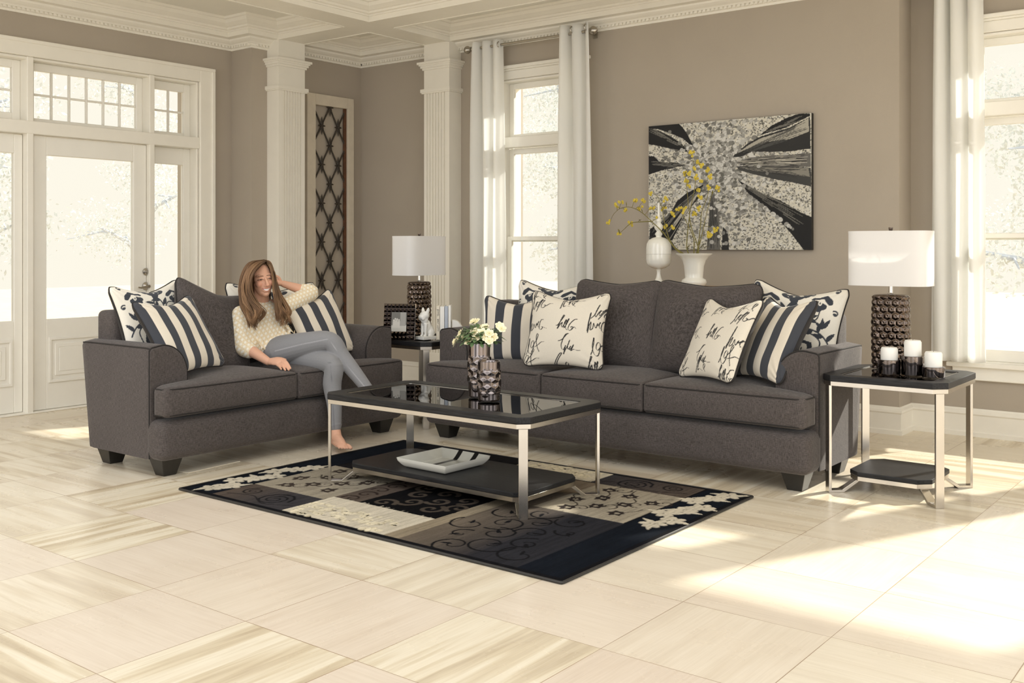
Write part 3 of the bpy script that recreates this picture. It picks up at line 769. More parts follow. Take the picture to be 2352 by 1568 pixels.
def make_sofa(name, W, nseat, label, D0):
    """local frame: x along the front, -y is the front, origin on the floor at the left front corner"""
    root = empty(name); AW = .235; BD = .80
    z0, zr, zc0, zc1 = .095, .305, .322, .475
    # base rail that stands forward of the arms
    V, Q = rbox(-.004, W+.004, .0, D0+.045, z0-.003, zr, .045, 0, .006, (40, 4, 5)); npobj('front_rail', V, Q, 'sofa_fabric', root)
    mb = MB(); mb.box(.03, W-.03, .12, .70, z0+.01, zr+.005); mb.build('base', 'sofa_fabric', root, smooth=False, bevel=.01)
    # arms
    def arm_profile():
        p = [(0, z0), (0, .672), (.006, .684), (.018, .69)]
        for k in range(13):
            a = PI/2*(1-k/12); p.append((AW-.155+.155*math.cos(a), .535+.165*math.sin(a)))
        p += [(AW, .42), (AW, z0)]; return p
    for side in (0, 1):
        prof = arm_profile(); ys = [D0, D0+.012]+list(np.linspace(D0+.05, BD-.06, 10))+[BD-.01, BD]
        n = len(prof); P = np.zeros((len(ys), n, 3)); cx, cz = AW*.5, .4
        for i, y in enumerate(ys):
            ins = {0: .012, 1: .003, len(ys)-1: .012, len(ys)-2: .003}.get(i, 0)
            for j, (px, pz) in enumerate(prof):
                dx, dz = px-cx, pz-cz; L = math.hypot(dx, dz)
                xx = px-dx/L*ins; zz = pz-dz/L*ins
                lean = -.085*(1-(zz-z0)/.6)*(y/BD)**2          # the back edge leans backward
                P[i, j] = (xx if side == 0 else W-xx, y+lean, zz)
        me = grid_mesh('arm', P, wrap_v=True, flip=(side == 0))
        bm = bmesh.new(); bm.from_mesh(me); bm.verts.ensure_lookup_table()
        bm.faces.new([bm.verts[j] for j in range(n)]); bm.faces.new([bm.verts[(len(ys)-1)*n+j] for j in range(n)])
        bmesh.ops.recalc_face_normals(bm, faces=bm.faces); bm.to_mesh(me); bm.free()
        a = link('arm', me, 'sofa_fabric', root, angle=50)
        pf = MB(); f = [P[1, j]*1. for j in range(n)]
        pts = [(p[0], p[1]-.004, p[2]) for p in f]; pf.tube(pts, .0042, 6); pf.build('piping', 'piping', a)
        tp = MB(); tp.tube([P[i, 2] for i in range(1, len(ys)-1)], .0042, 6); tp.build('piping', 'piping', a)
    # back frame
    V, Q = rbox(.075, W-.075, .60, .775, z0+.02, .862, .035, 0, 0, (20, 4, 8), warp=lambda V: np.stack([V[:, 0], V[:, 1]+.0*V[:, 2], V[:, 2]], 1))
    npobj('back_frame', V, Q, 'sofa_fabric', root)
    # seat cushions, the end ones reach out in front of the arms
    cw = (W-2*AW)/nseat
    xs = [AW+cw*k for k in range(nseat+1)]
    for k in range(nseat):
        a, b = xs[k]+(.002 if k else .004), xs[k+1]-(.002 if k < nseat-1 else .004); eL, eR = k == 0, k == nseat-1
        def warp(V, a=a, b=b, eL=eL, eR=eR):
            y = V[:, 1]; t = np.clip((D0+.012-y)/.03, 0, 1); t = t*t*(3-2*t); m = (a+b)/2; X = V[:, 0].copy()
            q = np.abs(X-m)/((b-a)/2); ext = AW-.004
            if eL: X = np.where(X < m, X-ext*t*q**1.5, X)
            if eR: X = np.where(X > m, X+ext*t*q**1.5, X)
            # keep the corner fillet round
            return np.stack([X, V[:, 1], V[:, 2]], 1)
        nb = (34, 34, 4); V, Q = rbox(a, b, -.008, .62, zc0, zc1+.008, .022, .03, .012, nb, puff=.002)
        # denser sampling in y where the cushion widens
        V = warp(V); c = npobj('seat_cushion', V, Q, 'sofa_fabric', root)
        # piping around top and bottom edges of the front and sides
        def outline(z, ins):
            pts = rrect(a+ins, b-ins, -.008+ins, .60, .03, 6); A = []
            pts = [p for p in pts]
            # refine edges
            R = []
            for i in range(len(pts)):
                p, q = pts[i], pts[(i+1) % len(pts)]; L = math.hypot(q[0]-p[0], q[1]-p[1]); m_ = max(1, int(L/.012))
                for s_ in range(m_): R.append((p[0]+(q[0]-p[0])*s_/m_, p[1]+(q[1]-p[1])*s_/m_))
            R = np.array(R); u = (R[:, 0]-a)/(b-a)*2-1; bulge = .012*(1-np.abs(u)**4)*np.where(R[:, 1] < .05, 1, 0)*.35
            VV = np.stack([R[:, 0], R[:, 1]-bulge, np.full(len(R), z)], 1); return warp(VV)
        mb = MB()
        o1 = outline(zc1-.004, .003); mb.loop([tuple(p) for p in o1], .0046, 6)
        o2 = outline(zc0+.012, .003); mb.loop([tuple(p) for p in o2], .0046, 6)
        mb.build('piping', 'piping', c)
    # feet
    for lx in (.035, W-.165):
        for ly in (.055, .575):
            m_ = MB(); t = .13; s_ = .026
            v = [(lx+s_, ly+s_, 0), (lx+t-s_, ly+s_, 0), (lx+t-s_, ly+t-s_, 0), (lx+s_, ly+t-s_, 0), (lx, ly, .1), (lx+t, ly, .1), (lx+t, ly+t, .1), (lx, ly+t, .1)]
            m_.add(v, [(0, 3, 2, 1), (4, 5, 6, 7), (0, 1, 5, 4), (1, 2, 6, 5), (2, 3, 7, 6), (3, 0, 4, 7)]); m_.build('foot', 'black_leg', root, smooth=False, bevel=.003)
    return tag(root, label, 'sofa')
sofa = make_sofa('sofa', 2.548, 3, 'large charcoal grey fabric sofa with three seat cushions, before the bare wall', .15); sofa.location = (-4.472, 4.835, 0)
love = make_sofa('loveseat', 1.815, 2, 'smaller charcoal grey fabric loveseat with two seat cushions, woman sitting on it', .115); love.location = (-4.72, 3.095, 0); love.rotation_euler = (0, 0, PI/2)
tag(love, None, 'loveseat')

# ---------------------------------------------------------------- pillows
CREAM = hexc(226, 216, 198); CREAMW = hexc(238, 232, 218); SLATE = hexc(62, 64, 70); BLK = hexc(44, 42, 42)
def cv_stripes(seed=0, off=0., wd=.165, lastdark=True):
    cv = CV(1, 1, 256, CREAM); e = .085
    cv.poly([(-.1, -.1), (e, -.1), (e, 1.1), (-.1, 1.1)], SLATE)
    x = e+wd*.9
    while x < 1: cv.poly([(x, -.1), (x+wd*.82, -.1), (x+wd*.82, 1.1), (x, 1.1)], SLATE); x += wd*1.62
    return cv
WORDS = {   # pen strokes of the handwritten motif, in a box about 1 wide
    'hello': [[(0, .28), (.08, .30), (.2, .55), (.3, .8), (.27, .84), (.22, .7), (.14, .35), (.1, .12), (.2, .35), (.28, .45), (.27, .3), (.33, .22), (.42, .45), (.46, .6), (.42, .58), (.38, .35), (.42, .2), (.5, .4), (.56, .66), (.52, .62), (.47, .35), (.52, .15), (.6, .12)], [(.95, .72), (.82, .66), (.66, .42), (.62, .2), (.7, .1), (.82, .18), (.84, .3), (.74, .28), (.8, .22), (.92, .3), (1., .24)]],
    'glas': [[(.0, .62), (.1, .66), (.2, .74), (.34, .95), (.42, 1.), (.3, .95), (.2, .7), (.16, .45), (.2, .25), (.28, .22), (.36, .42), (.34, .3), (.3, 0.), (.36, .2), (.46, .45), (.52, .7), (.46, .45), (.46, .28), (.54, .3), (.6, .42), (.54, .3), (.56, .24), (.64, .34), (.72, .5), (.66, .3), (.62, .2), (.74, .28), (.88, .26), (1.05, .28)]],
    'lof': [[(0, .08), (.1, .3), (.2, .75), (.17, .8), (.1, .4), (.16, .1), (.3, .05), (.42, .3), (.46, .6), (.34, .62), (.27, .4), (.34, .3), (.5, .5), (.62, .62), (.72, .85), (.66, .92), (.6, .7), (.62, .3), (.7, 0.)], [(.5, .3), (.7, .36), (.86, .44), (1.02, .42)]],
    'brea': [[(0, .1), (.1, .4), (.24, .95), (.18, .8), (.06, .3), (.02, .0), (.12, .3), (.22, .5), (.2, .3), (.16, .12), (.3, .2), (.36, .42), (.4, .3), (.46, .2), (.56, .4), (.5, .3), (.6, .34), (.7, .46), (.62, .3), (.66, .18)], [(1., .5), (.86, .5), (.74, .3), (.72, .08), (.84, .02), (.92, .12), (.84, .16), (.96, .1), (1.15, .0)]],
    'lotto': [[(-.1, .0), (.05, .2), (.16, .6), (.2, .8), (.14, .6), (.08, .25), (.14, .12), (.24, .35), (.34, .5), (.28, .3), (.34, .22), (.5, .5), (.64, .66), (.4, .2), (.3, .02)], [(.3, .46), (.5, .5), (.74, .62), (.6, .4), (.56, .2), (.7, .18), (.8, .3), (.72, .32), (.82, .26), (1., .4), (1.15, .42)]],
    'hi': [[(0, .2), (.1, .4), (.3, .9), (.42, .98), (.3, .7), (.16, .3), (.3, .34), (.5, .24)], [(.62, .3), (.74, .5), (.66, .56), (.6, .4), (.7, .2)]]}
def cv_script(seed):
    cv = CV(1, 1, 300, hexc(222, 214, 198)); r = random.Random(seed)
    rows = [(.02, ['lof', 'hi', 'hello']), (.2, ['lof', 'glas', 'lof']), (.47, ['brea', 'hello', 'brea']), (.72, ['lotto', 'hi', 'lotto']), (.9, ['hi', 'glas', 'hi'])]
    for y, ws in rows:
        x = -.06+.1*r.random()
        for wd in ws:
            s = .24+.04*r.random(); rot = r.uniform(-.1, .3); yy = y+r.uniform(-.05, .05)
            for st in WORDS[wd]:
                p = smooth_pts(st, 7)*s; d = np.gradient(p, axis=0); ang = np.arctan2(d[:, 1], d[:, 0])
                wdt = .004+.0085*np.abs(np.sin(ang+.5))**1.5
                q = np.stack([x+p[:, 0]*math.cos(rot)-p[:, 1]*math.sin(rot), yy-.08+p[:, 0]*math.sin(rot)+p[:, 1]*math.cos(rot)], 1)
                cv.stroke(q, wdt, BLK)
            x += s*1.12+.12
    return cv
def cv_floral(seed):
    cv = CV(1, 1, 300, CREAMW); D = hexc(58, 62, 70)
    def tulip(x, y, s, rot):
        c, q = math.cos(rot), math.sin(rot)
        T = lambda pts: [(x+s*(a*c-b*q), y+s*(a*q+b*c)) for a, b in pts]
        cv.poly(T(smooth_pts([(-.9, .1), (-.75, .5), (-.35, .85), (-.1, 1.05), (.15, .95), (.55, .75), (.9, .75), (1.05, .5), (.95, .35), (.75, .45), (.45, .5), (.1, .65), (-.15, .4), (-.45, .1), (-.7, 0), (-.9, .1)], 5)), D)
        for a, b, r_ in ((-.2, -.25, .3), (.12, -.5, .32), (.5, -.42, .3), (.75, -.08, .28), (.4, .0, .34), (0, -.1, .25)): cv.disc(*T([(a, b)])[0], r_*s, D)
        cv.disc(*T([(.2, .12)])[0], .3*s, CREAMW, .16*s, rot+1.2); cv.disc(*T([(.2, .1)])[0], .14*s, D, .07*s, rot+1.2)
    def sprig(x, y, ang, L, sgn=1):
        n = 10; t = np.linspace(0, 1, n); a = ang+sgn*t*1.1; px = x+np.cumsum(np.cos(a))*L/n; py = y+np.cumsum(np.sin(a))*L/n
        cv.stroke(np.stack([px, py], 1), .016, D)
        for k in (2, 4, 6, 8): cv.leaf(px[k], py[k], a[k]+(.9 if k % 4 else -.9), L*.36, L*.15, D, .3)
        cv.leaf(px[-1], py[-1], a[-1], L*.4, L*.16, D, .2)
    tulip(.2, .80, .115, .1); tulip(.72, .78, .115, -.2); tulip(.3, .3, .12, .6); tulip(.82, .25, .12, -.5)
    sprig(.5, .52, 1.1, .34, 1); sprig(.5, .52, 2.3, .3, -1); sprig(.5, .5, -.6, .34, -1); sprig(.5, .5, -2.0, .34, 1); sprig(.03, .35, 1.2, .3, -1); sprig(.95, .5, 1.6, .28, 1)
    cv.flower(.5, .92, .065, D, CREAMW); cv.flower(.55, .12, .07, D, CREAMW); cv.flower(.08, .12, .055, D, CREAMW); cv.flower(.93, .93, .05, D, CREAMW)
    for x, y, a_ in ((.12, .55, 1.), (.3, .62, 2.4), (.68, .56, .4), (.9, .62, 2.), (.4, .3, 4.6), (.62, .25, 5.4), (.15, .2, 3.6), (.85, .1, 5.9), (.35, .92, .5), (.62, .9, 2.6)):
        for q_ in (-.75, 0, .75): cv.leaf(x, y, a_+q_, .105, .042, D, .25)
    for x, y in ((.38, .65), (.62, .62), (.05, .7), (.95, .65), (.42, .1), (.68, .38), (.1, .95), (.33, .95)):
        cv.disc(x, y, .022, D, .014, .5); cv.curl(x, y, 1., .04, .6, .014, D)
    cv.stroke(smooth_pts([(.08, .12), (.16, .25), (.14, .42), (.3, .5), (.5, .52)]), .014, D); cv.stroke(smooth_pts([(.5, .52), (.66, .5), (.76, .38), (.82, .28)]), .014, D)
    cv.stroke(smooth_pts([(.5, .52), (.4, .6), (.22, .62), (.2, .78)]), .014, D); cv.stroke(smooth_pts([(.5, .52), (.6, .7), (.72, .7)]), .014, D)
    return cv
def pillow(name, pose, T, label, cv=None, mat='sofa_fabric', N=90, back='dark_back', pin=.11, sag=.10, seed=0, flipx=False, group=None, pip='piping', bend=0.):
    X, Y, Z, az, lean, roll, W, H = pose
    W *= 1.06; H *= 1.06
    rs = np.random.default_rng(seed); u, v = np.meshgrid(np.linspace(-1, 1, N), np.linspace(-1, 1, N), indexing='ij')
    def surf(sg, u, v):
        cu, cvv = 1-np.abs(u)**2.2, 1-np.abs(v)**2.2
        x = W/2*u*(1-pin*(1-v*v)*np.abs(u)); y = H/2*v*(1-pin*(1-u*u)*np.abs(v))
        rc = np.clip(np.abs(u)+np.abs(v)-1.8, 0, 1)/.2; x = x*(1-.035*rc); y = y*(1-.035*rc)
        t = (np.clip(cu, 0, 1)*np.clip(cvv, 0, 1))**.42*T/2
        t = t*(1+.05*np.sin(3.1*u+2.2*v+seed)+.03*np.sin(7*v-3*u+seed*2))
        # soft creases running from the corners
        r = np.hypot(np.abs(u)-1, np.abs(v)-1); cr = .0035*np.sin(16*np.arctan2(1-np.abs(u)+1e-6, 1-np.abs(v)+1e-6)+seed)*np.exp(-r*3)*np.clip(r*4, 0, 1); t = t+cr*(t > .002)
        z = sg*t; y = y-sag*np.clip(v, 0, 1)**3*(1-np.abs(u)**1.2)*H; t = t*(1-1.1*sag*np.exp(-(u/.3)**2)*np.clip(v, 0, 1)**2)
        z = z+bend*(v*v)*H
        c_ = np.clip((np.abs(u)+np.abs(v)-1.75)/.25, 0, 1)**2*.012; x = x-np.sign(u)*c_; y = y-np.sign(v)*c_
        return np.stack([x, y, z], -1)
    Pf = surf(1, u, v); Pb = surf(-1, u, v)
    up = Vector((0, 0, 1)); n = Vector((math.cos(az), math.sin(az), 0)); r = up.cross(n)
    n2 = n*math.cos(lean)+up*math.sin(lean); u2 = up*math.cos(lean)-n*math.sin(lean)
    r3 = r*math.cos(roll)+u2*math.sin(roll); u3 = u2*math.cos(roll)-r*math.sin(roll)
    M = Matrix(((r3.x, u3.x, n2.x, X), (r3.y, u3.y, n2.y, Y), (r3.z, u3.z, n2.z, Z), (0, 0, 0, 1)))
    root = empty(name); root.matrix_world = M
    cols = None
    if cv is not None:
        uu = (u+1)/2; uu = 1-uu if flipx else uu; cols = cv.sample(uu, (v+1)/2).reshape(-1, 3)
    link('front', grid_mesh('front', Pf, cols), mat if cv is None else 'printed_cloth', root, angle=180)
    link('back', grid_mesh('back', Pb[::3, ::3] if (N-1) % 3 == 0 else Pb, None, flip=True), back, root, angle=180)
    e = [Pf[i, 0] for i in range(0, N, 3)]+[Pf[N-1, j] for j in range(0, N, 3)]+[Pf[i, N-1] for i in range(N-1, -1, -3)]+[Pf[0, j] for j in range(N-1, -1, -3)]
    mb = MB(); mb.loop([tuple(p) for p in e], .0052, 6); mb.build('piping', pip, root)
    return tag(root, label, 'pillow', group)
FL, SR = cv_floral(1), cv_stripes()
N1 = 202
pillow('back_pillow', (-3.62, 5.30, .775, -PI/2+.02, .2, 0, .60, .50), .17, 'plain charcoal back pillow behind the script pillow, left of the sofa middle', seed=3, back='sofa_fabric') if False else None
pillow('back_pillow', (-3.34, 5.33, .755, -PI/2, .22, 0, .59, .53), .20, 'plain charcoal back pillow in the left middle of the large sofa', seed=3, back='sofa_fabric', pin=.05, sag=.045)
pillow('back_pillow', (-2.735, 5.33, .755, -PI/2+.0, .22, -.02, .64, .53), .20, 'plain charcoal back pillow in the right middle of the large sofa', seed=5, back='sofa_fabric', pin=.05, sag=.045)
pillow('floral_pillow', (-3.86, 5.41, .74, -1.45, .2, .0, .56, .54), .17, 'floral black and cream pillow under the window, behind the script pillow', FL, N=N1, seed=2, back='sofa_fabric')
pillow('floral_pillow', (-2.26, 5.46, .755, -1.62, .25, -.08, .56, .54), .17, 'floral black and cream pillow at the right end of the large sofa', FL, N=N1, seed=7, back='sofa_fabric', flipx=True)
pillow('striped_pillow', (-3.99, 5.18, .70, -1.35, .14, 0, .46, .42), .15, 'striped pillow standing against the left arm of the large sofa', SR, N=N1, seed=4)
pillow('script_pillow', (-3.475, 5.01, .735, -1.25, .38, -.02, .48, .47), .15, 'cream handwriting pillow on the left of the large sofa', cv_script(3), N=N1, seed=8)
pillow('script_pillow', (-2.505, 5.07, .725, -2.0, .50, .03, .44, .48), .14, 'cream handwriting pillow on the right of the large sofa', cv_script(9), N=N1, seed=9)
pillow('striped_pillow', (-2.24, 5.17, .735, -2.12, .50, .0, .44, .48), .14, 'striped pillow leaning on the right arm of the large sofa', SR, N=N1, seed=10, flipx=True)
pillow('floral_pillow', (-5.327, 3.446, .775, .19, .32, .05, .53, .50), .16, 'floral black and cream pillow at the left end of the loveseat', FL, N=N1, seed=12, back='dark_back')
pillow('striped_pillow', (-5.02, 3.40, .73, .25, .55, .05, .47, .47), .14, 'striped pillow at the left end of the loveseat', cv_stripes(wd=.135), N=N1, seed=13)
pillow('back_pillow', (-5.25, 3.79, .735, .2, .32, -.28, .55, .52), .18, 'plain charcoal back pillow left of the seated woman', seed=14, back='sofa_fabric', pin=.04)
pillow('back_pillow', (-5.33, 4.10, .68, .0, .15, -.03, .50, .44), .13, 'plain charcoal back pillow directly behind the seated woman', seed=15, back='sofa_fabric', pin=.04)
pillow('floral_pillow', (-5.36, 4.35, .735, -.12, .2, -.02, .66, .52), .16, 'floral black and cream pillow behind the raised arm of the woman', FL, N=N1, seed=16)
pillow('striped_pillow', (-5.05, 4.46, .715, .02, .42, .15, .44, .44), .14, 'striped pillow right of the woman, against the loveseat arm', SR, N=N1, seed=17, flipx=True)
# ---------------------------------------------------------------- tables
def chamf(x0, x1, y0, y1, c): return [(x0+c, y0), (x1-c, y0), (x1, y0+c), (x1, y1-c), (x1-c, y1), (x0+c, y1), (x0, y1-c), (x0, y0+c)]
def table(name, x0, x1, y0, y1, h, label, cat, fw=.075, ch=.045, inset=.09):
    cx, cy = (x0+x1)/2, (y0+y1)/2; root = empty(name, (cx, cy, 0)); x0 -= cx; x1 -= cx; y0 -= cy; y1 -= cy
    A = chamf(x0, x1, y0, y1, ch); B = chamf(x0+fw, x1-fw, y0+fw, y1-fw, .012)
    m = MB(); m.ring(A, B, h-.03, h); m.build('top_frame', 'black_wood', root, smooth=False, bevel=.003)
    m = MB(); m.ring(chamf(x0+fw-.001, x1-fw+.001, y0+fw-.001, y1-fw+.001, .012), chamf(x0+fw+.008, x1-fw-.008, y0+fw+.008, y1-fw-.008, .01), h-.012, h-.003); m.build('glass_rim', 'brushed', root, smooth=False)
    m = MB(); m.prism(chamf(x0+fw+.006, x1-fw-.006, y0+fw+.006, y1-fw-.006, .01), h-.011, h-.005); m.build('glass_inset', 'table_glass', root, smooth=False)
    m = MB(); m.ring(chamf(x0+.002, x1-.002, y0+.002, y1-.002, ch), chamf(x0+.03, x1-.03, y0+.03, y1-.03, ch*.6), h-.052, h-.03); m.build('metal_rim', 'brushed', root, smooth=False, bevel=.001, seg=1)
    sx0, sx1, sy0, sy1 = x0+inset, x1-inset, y0+inset, y1-inset
    S = chamf(sx0, sx1, sy0, sy1, ch); m = MB(); m.prism(S, .082, .104); m.build('shelf', 'black_wood', root, smooth=False, bevel=.003)
    m = MB(); m.prism(chamf(sx0+.002, sx1-.002, sy0+.002, sy1-.002, ch), .060, .082); m.build('shelf_rim', 'brushed', root, smooth=False, bevel=.001, seg=1)
    w, t = .021, .014
    for sx, sy in ((1, -1), (1, 1), (-1, 1), (-1, -1)):
        X = x1 if sx > 0 else x0; Y = y1 if sy > 0 else y0
        c = Vector((X-sx*ch/2, Y-sy*ch/2, 0)); d = Vector((-sx, -sy, 0)).normalized(); p = Vector((-d.y, d.x, 0)); c = c+d*.004
        R = (inset*2**.5)-ch*.0+.015
        # side profile in (r along d, z): bar down, foot inward, ramp up to the shelf
        prof = [(0, h-.052), (0, 0), (.078, 0), (R+.012, .06), (R-.014, .06), (.070, t), (t, t), (t, h-.052)]
        m = MB(); n = len(prof); vs = []
        for s in (-1, 1):
            for r_, z in prof: q = c+d*r_+p*(s*w); vs.append((q.x, q.y, z))
        m.add(vs, [tuple(range(n))[::-1], tuple(range(n, 2*n))]+[(i, (i+1) % n, n+(i+1) % n, n+i) for i in range(n)])
        m.build('leg', 'brushed', root, smooth=False, bevel=.0012, seg=1)
    return tag(root, label, cat)
table('coffee_table', -4.04, -2.715, 3.585, 4.25, .466, 'long black coffee table with glass inset and nickel frame on the rug', 'coffee table', fw=.085)
table('end_table', -1.915, -1.315, 4.965, 5.575, .588, 'square black and nickel end table at the right end of the large sofa', 'end table', ch=.055, inset=.1)
table('end_table', -5.25, -4.63, 5.03, 5.645, .585, 'black and nickel end table in the corner between both sofas', 'end table', ch=.055, inset=.1)

# ---------------------------------------------------------------- rug
def rug():
    x0, x1, y0, y1 = -4.478, -2.125, 3.03, 4.655; W, H = x1-x0, y1-y0
    K = hexc(20, 20, 23); NAVY = hexc(20, 24, 31); TAN = hexc(150, 141, 124); CRM = hexc(192, 183, 164); GR = hexc(58, 56, 58); BRN = hexc(84, 74, 66); DK = hexc(42, 41, 43); TAUPE = hexc(118, 106, 92)
    cv = CV(W, H, 270, K); L = lambda x, y: (x-x0, y-y0)
    def R(a, b, c, d, col): p, q = L(a, c), L(b, d); cv.poly([p, (q[0], p[1]), q, (p[0], q[1])], col)
    r = random.Random(3)
    def grad(a, b, c, d, c0, c1):
        n = 40
        for k in range(n): t = k/n; R(a+(b-a)*t, a+(b-a)*(t+1/n)+.003, c, d, tuple(p*(1-t)+q*t for p, q in zip(c0, c1)))
    R(-4.24, -3.46, 3.87, 4.63, hexc(30, 29, 31)); R(-3.46, -2.85, 3.87, 4.40, TAUPE); grad(-3.46, -2.9, 3.87, 4.4, hexc(70, 62, 54), TAUPE)
    R(-4.245, -3.72, 3.06, 3.32, GR); grad(-4.245, -3.9, 3.06, 3.32, BRN, GR); R(-4.245, -3.72, 3.32, 3.87, TAN); R(-3.72, -3.555, 3.37, 3.87, BRN); R(-3.72, -3.03, 3.06, 3.38, CRM)
    R(-3.555, -3.06, 3.39, 3.86, hexc(16, 16, 17)); R(-3.06, -2.98, 3.06, 3.90, hexc(140, 128, 108)); grad(-2.98, -2.6, 3.06, 3.835, hexc(104, 94, 82), hexc(46, 45, 48)); R(-2.6, -2.355, 3.06, 3.835, hexc(40, 40, 44))
    R(-2.98, -2.85, 3.835, 4.4, TAUPE); R(-2.85, -2.36, 3.835, 4.40, TAN); R(-3.46, -2.91, 4.41, 4.63, CRM); grad(-2.91, -2.37, 4.405, 4.63, GR, BRN)
    R(-4.45, -4.25, 3.06, 4.63, NAVY); R(-2.355, -2.155, 3.06, 4.63, NAVY)
    # woven streaks across the pile
    for k in range(2600):
        x = r.uniform(-4.4, -2.2); y = r.uniform(3.08, 4.6); l = r.uniform(.05, .2); p = L(x, y)
        i, j = int(p[1]*270), int(p[0]*270); c = cv.a[min(i, cv.a.shape[0]-1), min(j, cv.a.shape[1]-1)]; f = r.choice([.72, .85, 1.18])
        cv.stroke([p, (p[0], p[1]+l*.14)], .003, tuple(c*f))
    def sprigs(a, b, c, d, col, n, s):
        for k in range(n):
            x = a+(b-a)*((k*.618+.2) % 1)*.86+.04; y = c+(d-c)*((k+.5)/n)*.9+.02; X, Y = L(x, y); q = r.uniform(0, 6)
            for m in range(6): cv.leaf(X, Y, q+m*1.05, s*r.uniform(.6, .95), s*.62, col, .25)
            cv.disc(X, Y, s*.22, TAN)
            if k % 2 == 0: cv.curl(X+s*.9, Y+s*.5, q, s*.8, .9, s*.16, col, 1 if k % 4 else -1)
            cv.stroke(smooth_pts([(X, Y), (X+s*r.uniform(-1, 1), Y+s*1.2), (X+s*r.uniform(-1.5, 1.5), Y+s*2)]), s*.13, col)
    sprigs(-4.22, -3.74, 3.36, 3.84, hexc(62, 54, 48), 9, .062); sprigs(-2.83, -2.38, 3.87, 4.37, hexc(48, 42, 40), 9, .06)
    def blooms(a, b, c, d, col, n, s, gap):
        pts = []
        for k in range(n):
            x = a+(b-a)*(.5+.28*math.sin(k*2.1)); y = c+(d-c)*(k+.5)/n; X, Y = L(x, y); pts.append((X, Y)); q = r.uniform(0, 6)
            for m in range(6): cv.disc(X+s*.62*math.cos(q+m*1.05), Y+s*.62*math.sin(q+m*1.05), s*.42, col, s*.3, q+m*1.05)
            for m in range(3): cv.disc(X+s*.35*math.cos(q+m*2.1), Y+s*.35*math.sin(q+m*2.1), s*.08, gap)
            cv.leaf(X, Y, q+2, s*1.6, s*.5, col, .3); cv.leaf(X, Y, q+4.5, s*1.6, s*.5, col, .3)
        cv.stroke(smooth_pts(pts), s*.2, col)
    blooms(-4.44, -4.255, 3.09, 3.80, CRM, 8, .062, NAVY); blooms(-2.345, -2.165, 3.86, 4.62, CRM, 8, .062, NAVY)
    for a, b, c, d, sg in ((-4.2, -3.75, 3.07, 3.31, 1), (-2.9, -2.4, 4.41, 4.62, -1)):
        X, Y = L((a+b)/2+.06*sg, (c+d)/2-.01); cv.curl(X, Y, 0, .1, 2.4, .013, hexc(30, 29, 31)); X, Y = L((a+b)/2-.15*sg, (c+d)/2+.03); cv.curl(X, Y, 2, .06, 1.8, .011, hexc(36, 33, 32))
        cv.stroke(smooth_pts([L(a, c+.05), L(a+.15, c+.09), L(a+.3, c+.02), L(b, c+.08)]), .008, hexc(34, 32, 33))
    for a, b, c, d in ((-3.7, -3.12, 3.07, 3.26), (-3.45, -2.95, 4.45, 4.62)):
        for k in range(75):
            X, Y = L(r.uniform(a, b), r.uniform(c, d)); e = r.uniform(.014, .024); q = r.uniform(0, 6)
            cv.disc(X, Y, e, hexc(212, 202, 176)); cv.curl(X, Y, q, e, .55, .004, hexc(150, 138, 112))
            if k % 5 == 0: cv.leaf(X+e, Y, q, .035, .014, hexc(26, 25, 27), .3)
    for k in range(9):   # scrolls in the black square
        X, Y = L(-3.5+.42*((k*.618+.1) % 1), 3.44+.38*((k+.5)/9)); cv.curl(X, Y, r.uniform(0, 6), .065, 1.2, .024, hexc(74, 66, 58), r.choice([1, -1]))
    for k in range(5): cv.curl(*L(-3.64, 3.42+.1*k), .5 if k % 2 else 3.4, .055, 1.05, .013, hexc(46, 38, 34), 1 if k % 2 else -1)
    for k in range(14):   # tone on tone scrolls of the large dark square
        X, Y = L(-2.9+.5*((k*.618+.3) % 1), 3.12+.66*((k+.5)/14)); cv.curl(X, Y, r.uniform(0, 6), r.uniform(.06, .12), r.uniform(.7, 1.3), .011, hexc(20, 20, 22), r.choice([1, -1])); cv.leaf(X, Y, r.uniform(0, 6), .06, .02, hexc(22, 22, 24), .3)
    for k in range(30):
        X, Y = L(r.uniform(-4.2, -3.5), r.uniform(3.9, 4.6)); cv.curl(X, Y, r.uniform(0, 6), .05, .7, .012, hexc(16, 16, 17))
    n, m = int(W*265), int(H*265); xs = np.linspace(0, W, n); ys = np.linspace(0, H, m); X, Y = np.meshgrid(xs, ys, indexing='ij'); c = cv.sample(X, Y)
    lum = c.mean(-1); e = np.minimum.reduce([X, W-X, Y, H-Y]); Z = .009+.0035*np.clip(lum*3, 0, 1)+.0008*rng.random(X.shape); Z = np.where(e < .004, .0, Z); Z = np.where((e >= .004) & (e < .02), .0095, Z)
    def streak(nx, ny):
        q = rng.random((nx, ny)); I = np.linspace(0, nx-1.001, n); J_ = np.linspace(0, ny-1.001, m); i0 = I.astype(int); j0 = J_.astype(int); fi = (I-i0)[:, None]; fj = (J_-j0)[None]
        return q[i0][:, j0]*(1-fi)*(1-fj)+q[i0+1][:, j0]*fi*(1-fj)+q[i0][:, j0+1]*(1-fi)*fj+q[i0+1][:, j0+1]*fi*fj
    c = c*(.66+.34*streak(260, 9)+.22*streak(30, 22)+.16*rng.random(lum.shape))[..., None]
    b = empty('area_rug', ((x0+x1)/2, (y0+y1)/2, .0008)); o = link('pile', grid_mesh('pile', np.stack([X-W/2, Y-H/2, Z], -1), c), 'rug_pile', b, angle=180)
    mb = MB(); mb.loop([(p[0], p[1], .0055) for p in rrect(-W/2, W/2, -H/2, H/2, .01, 3)], .006, 8); mb.build('bound_edge', 'cord_black', b)
    tag(b, 'black rug with tan floral blocks and cream panels under the coffee table', 'rug')
rug()

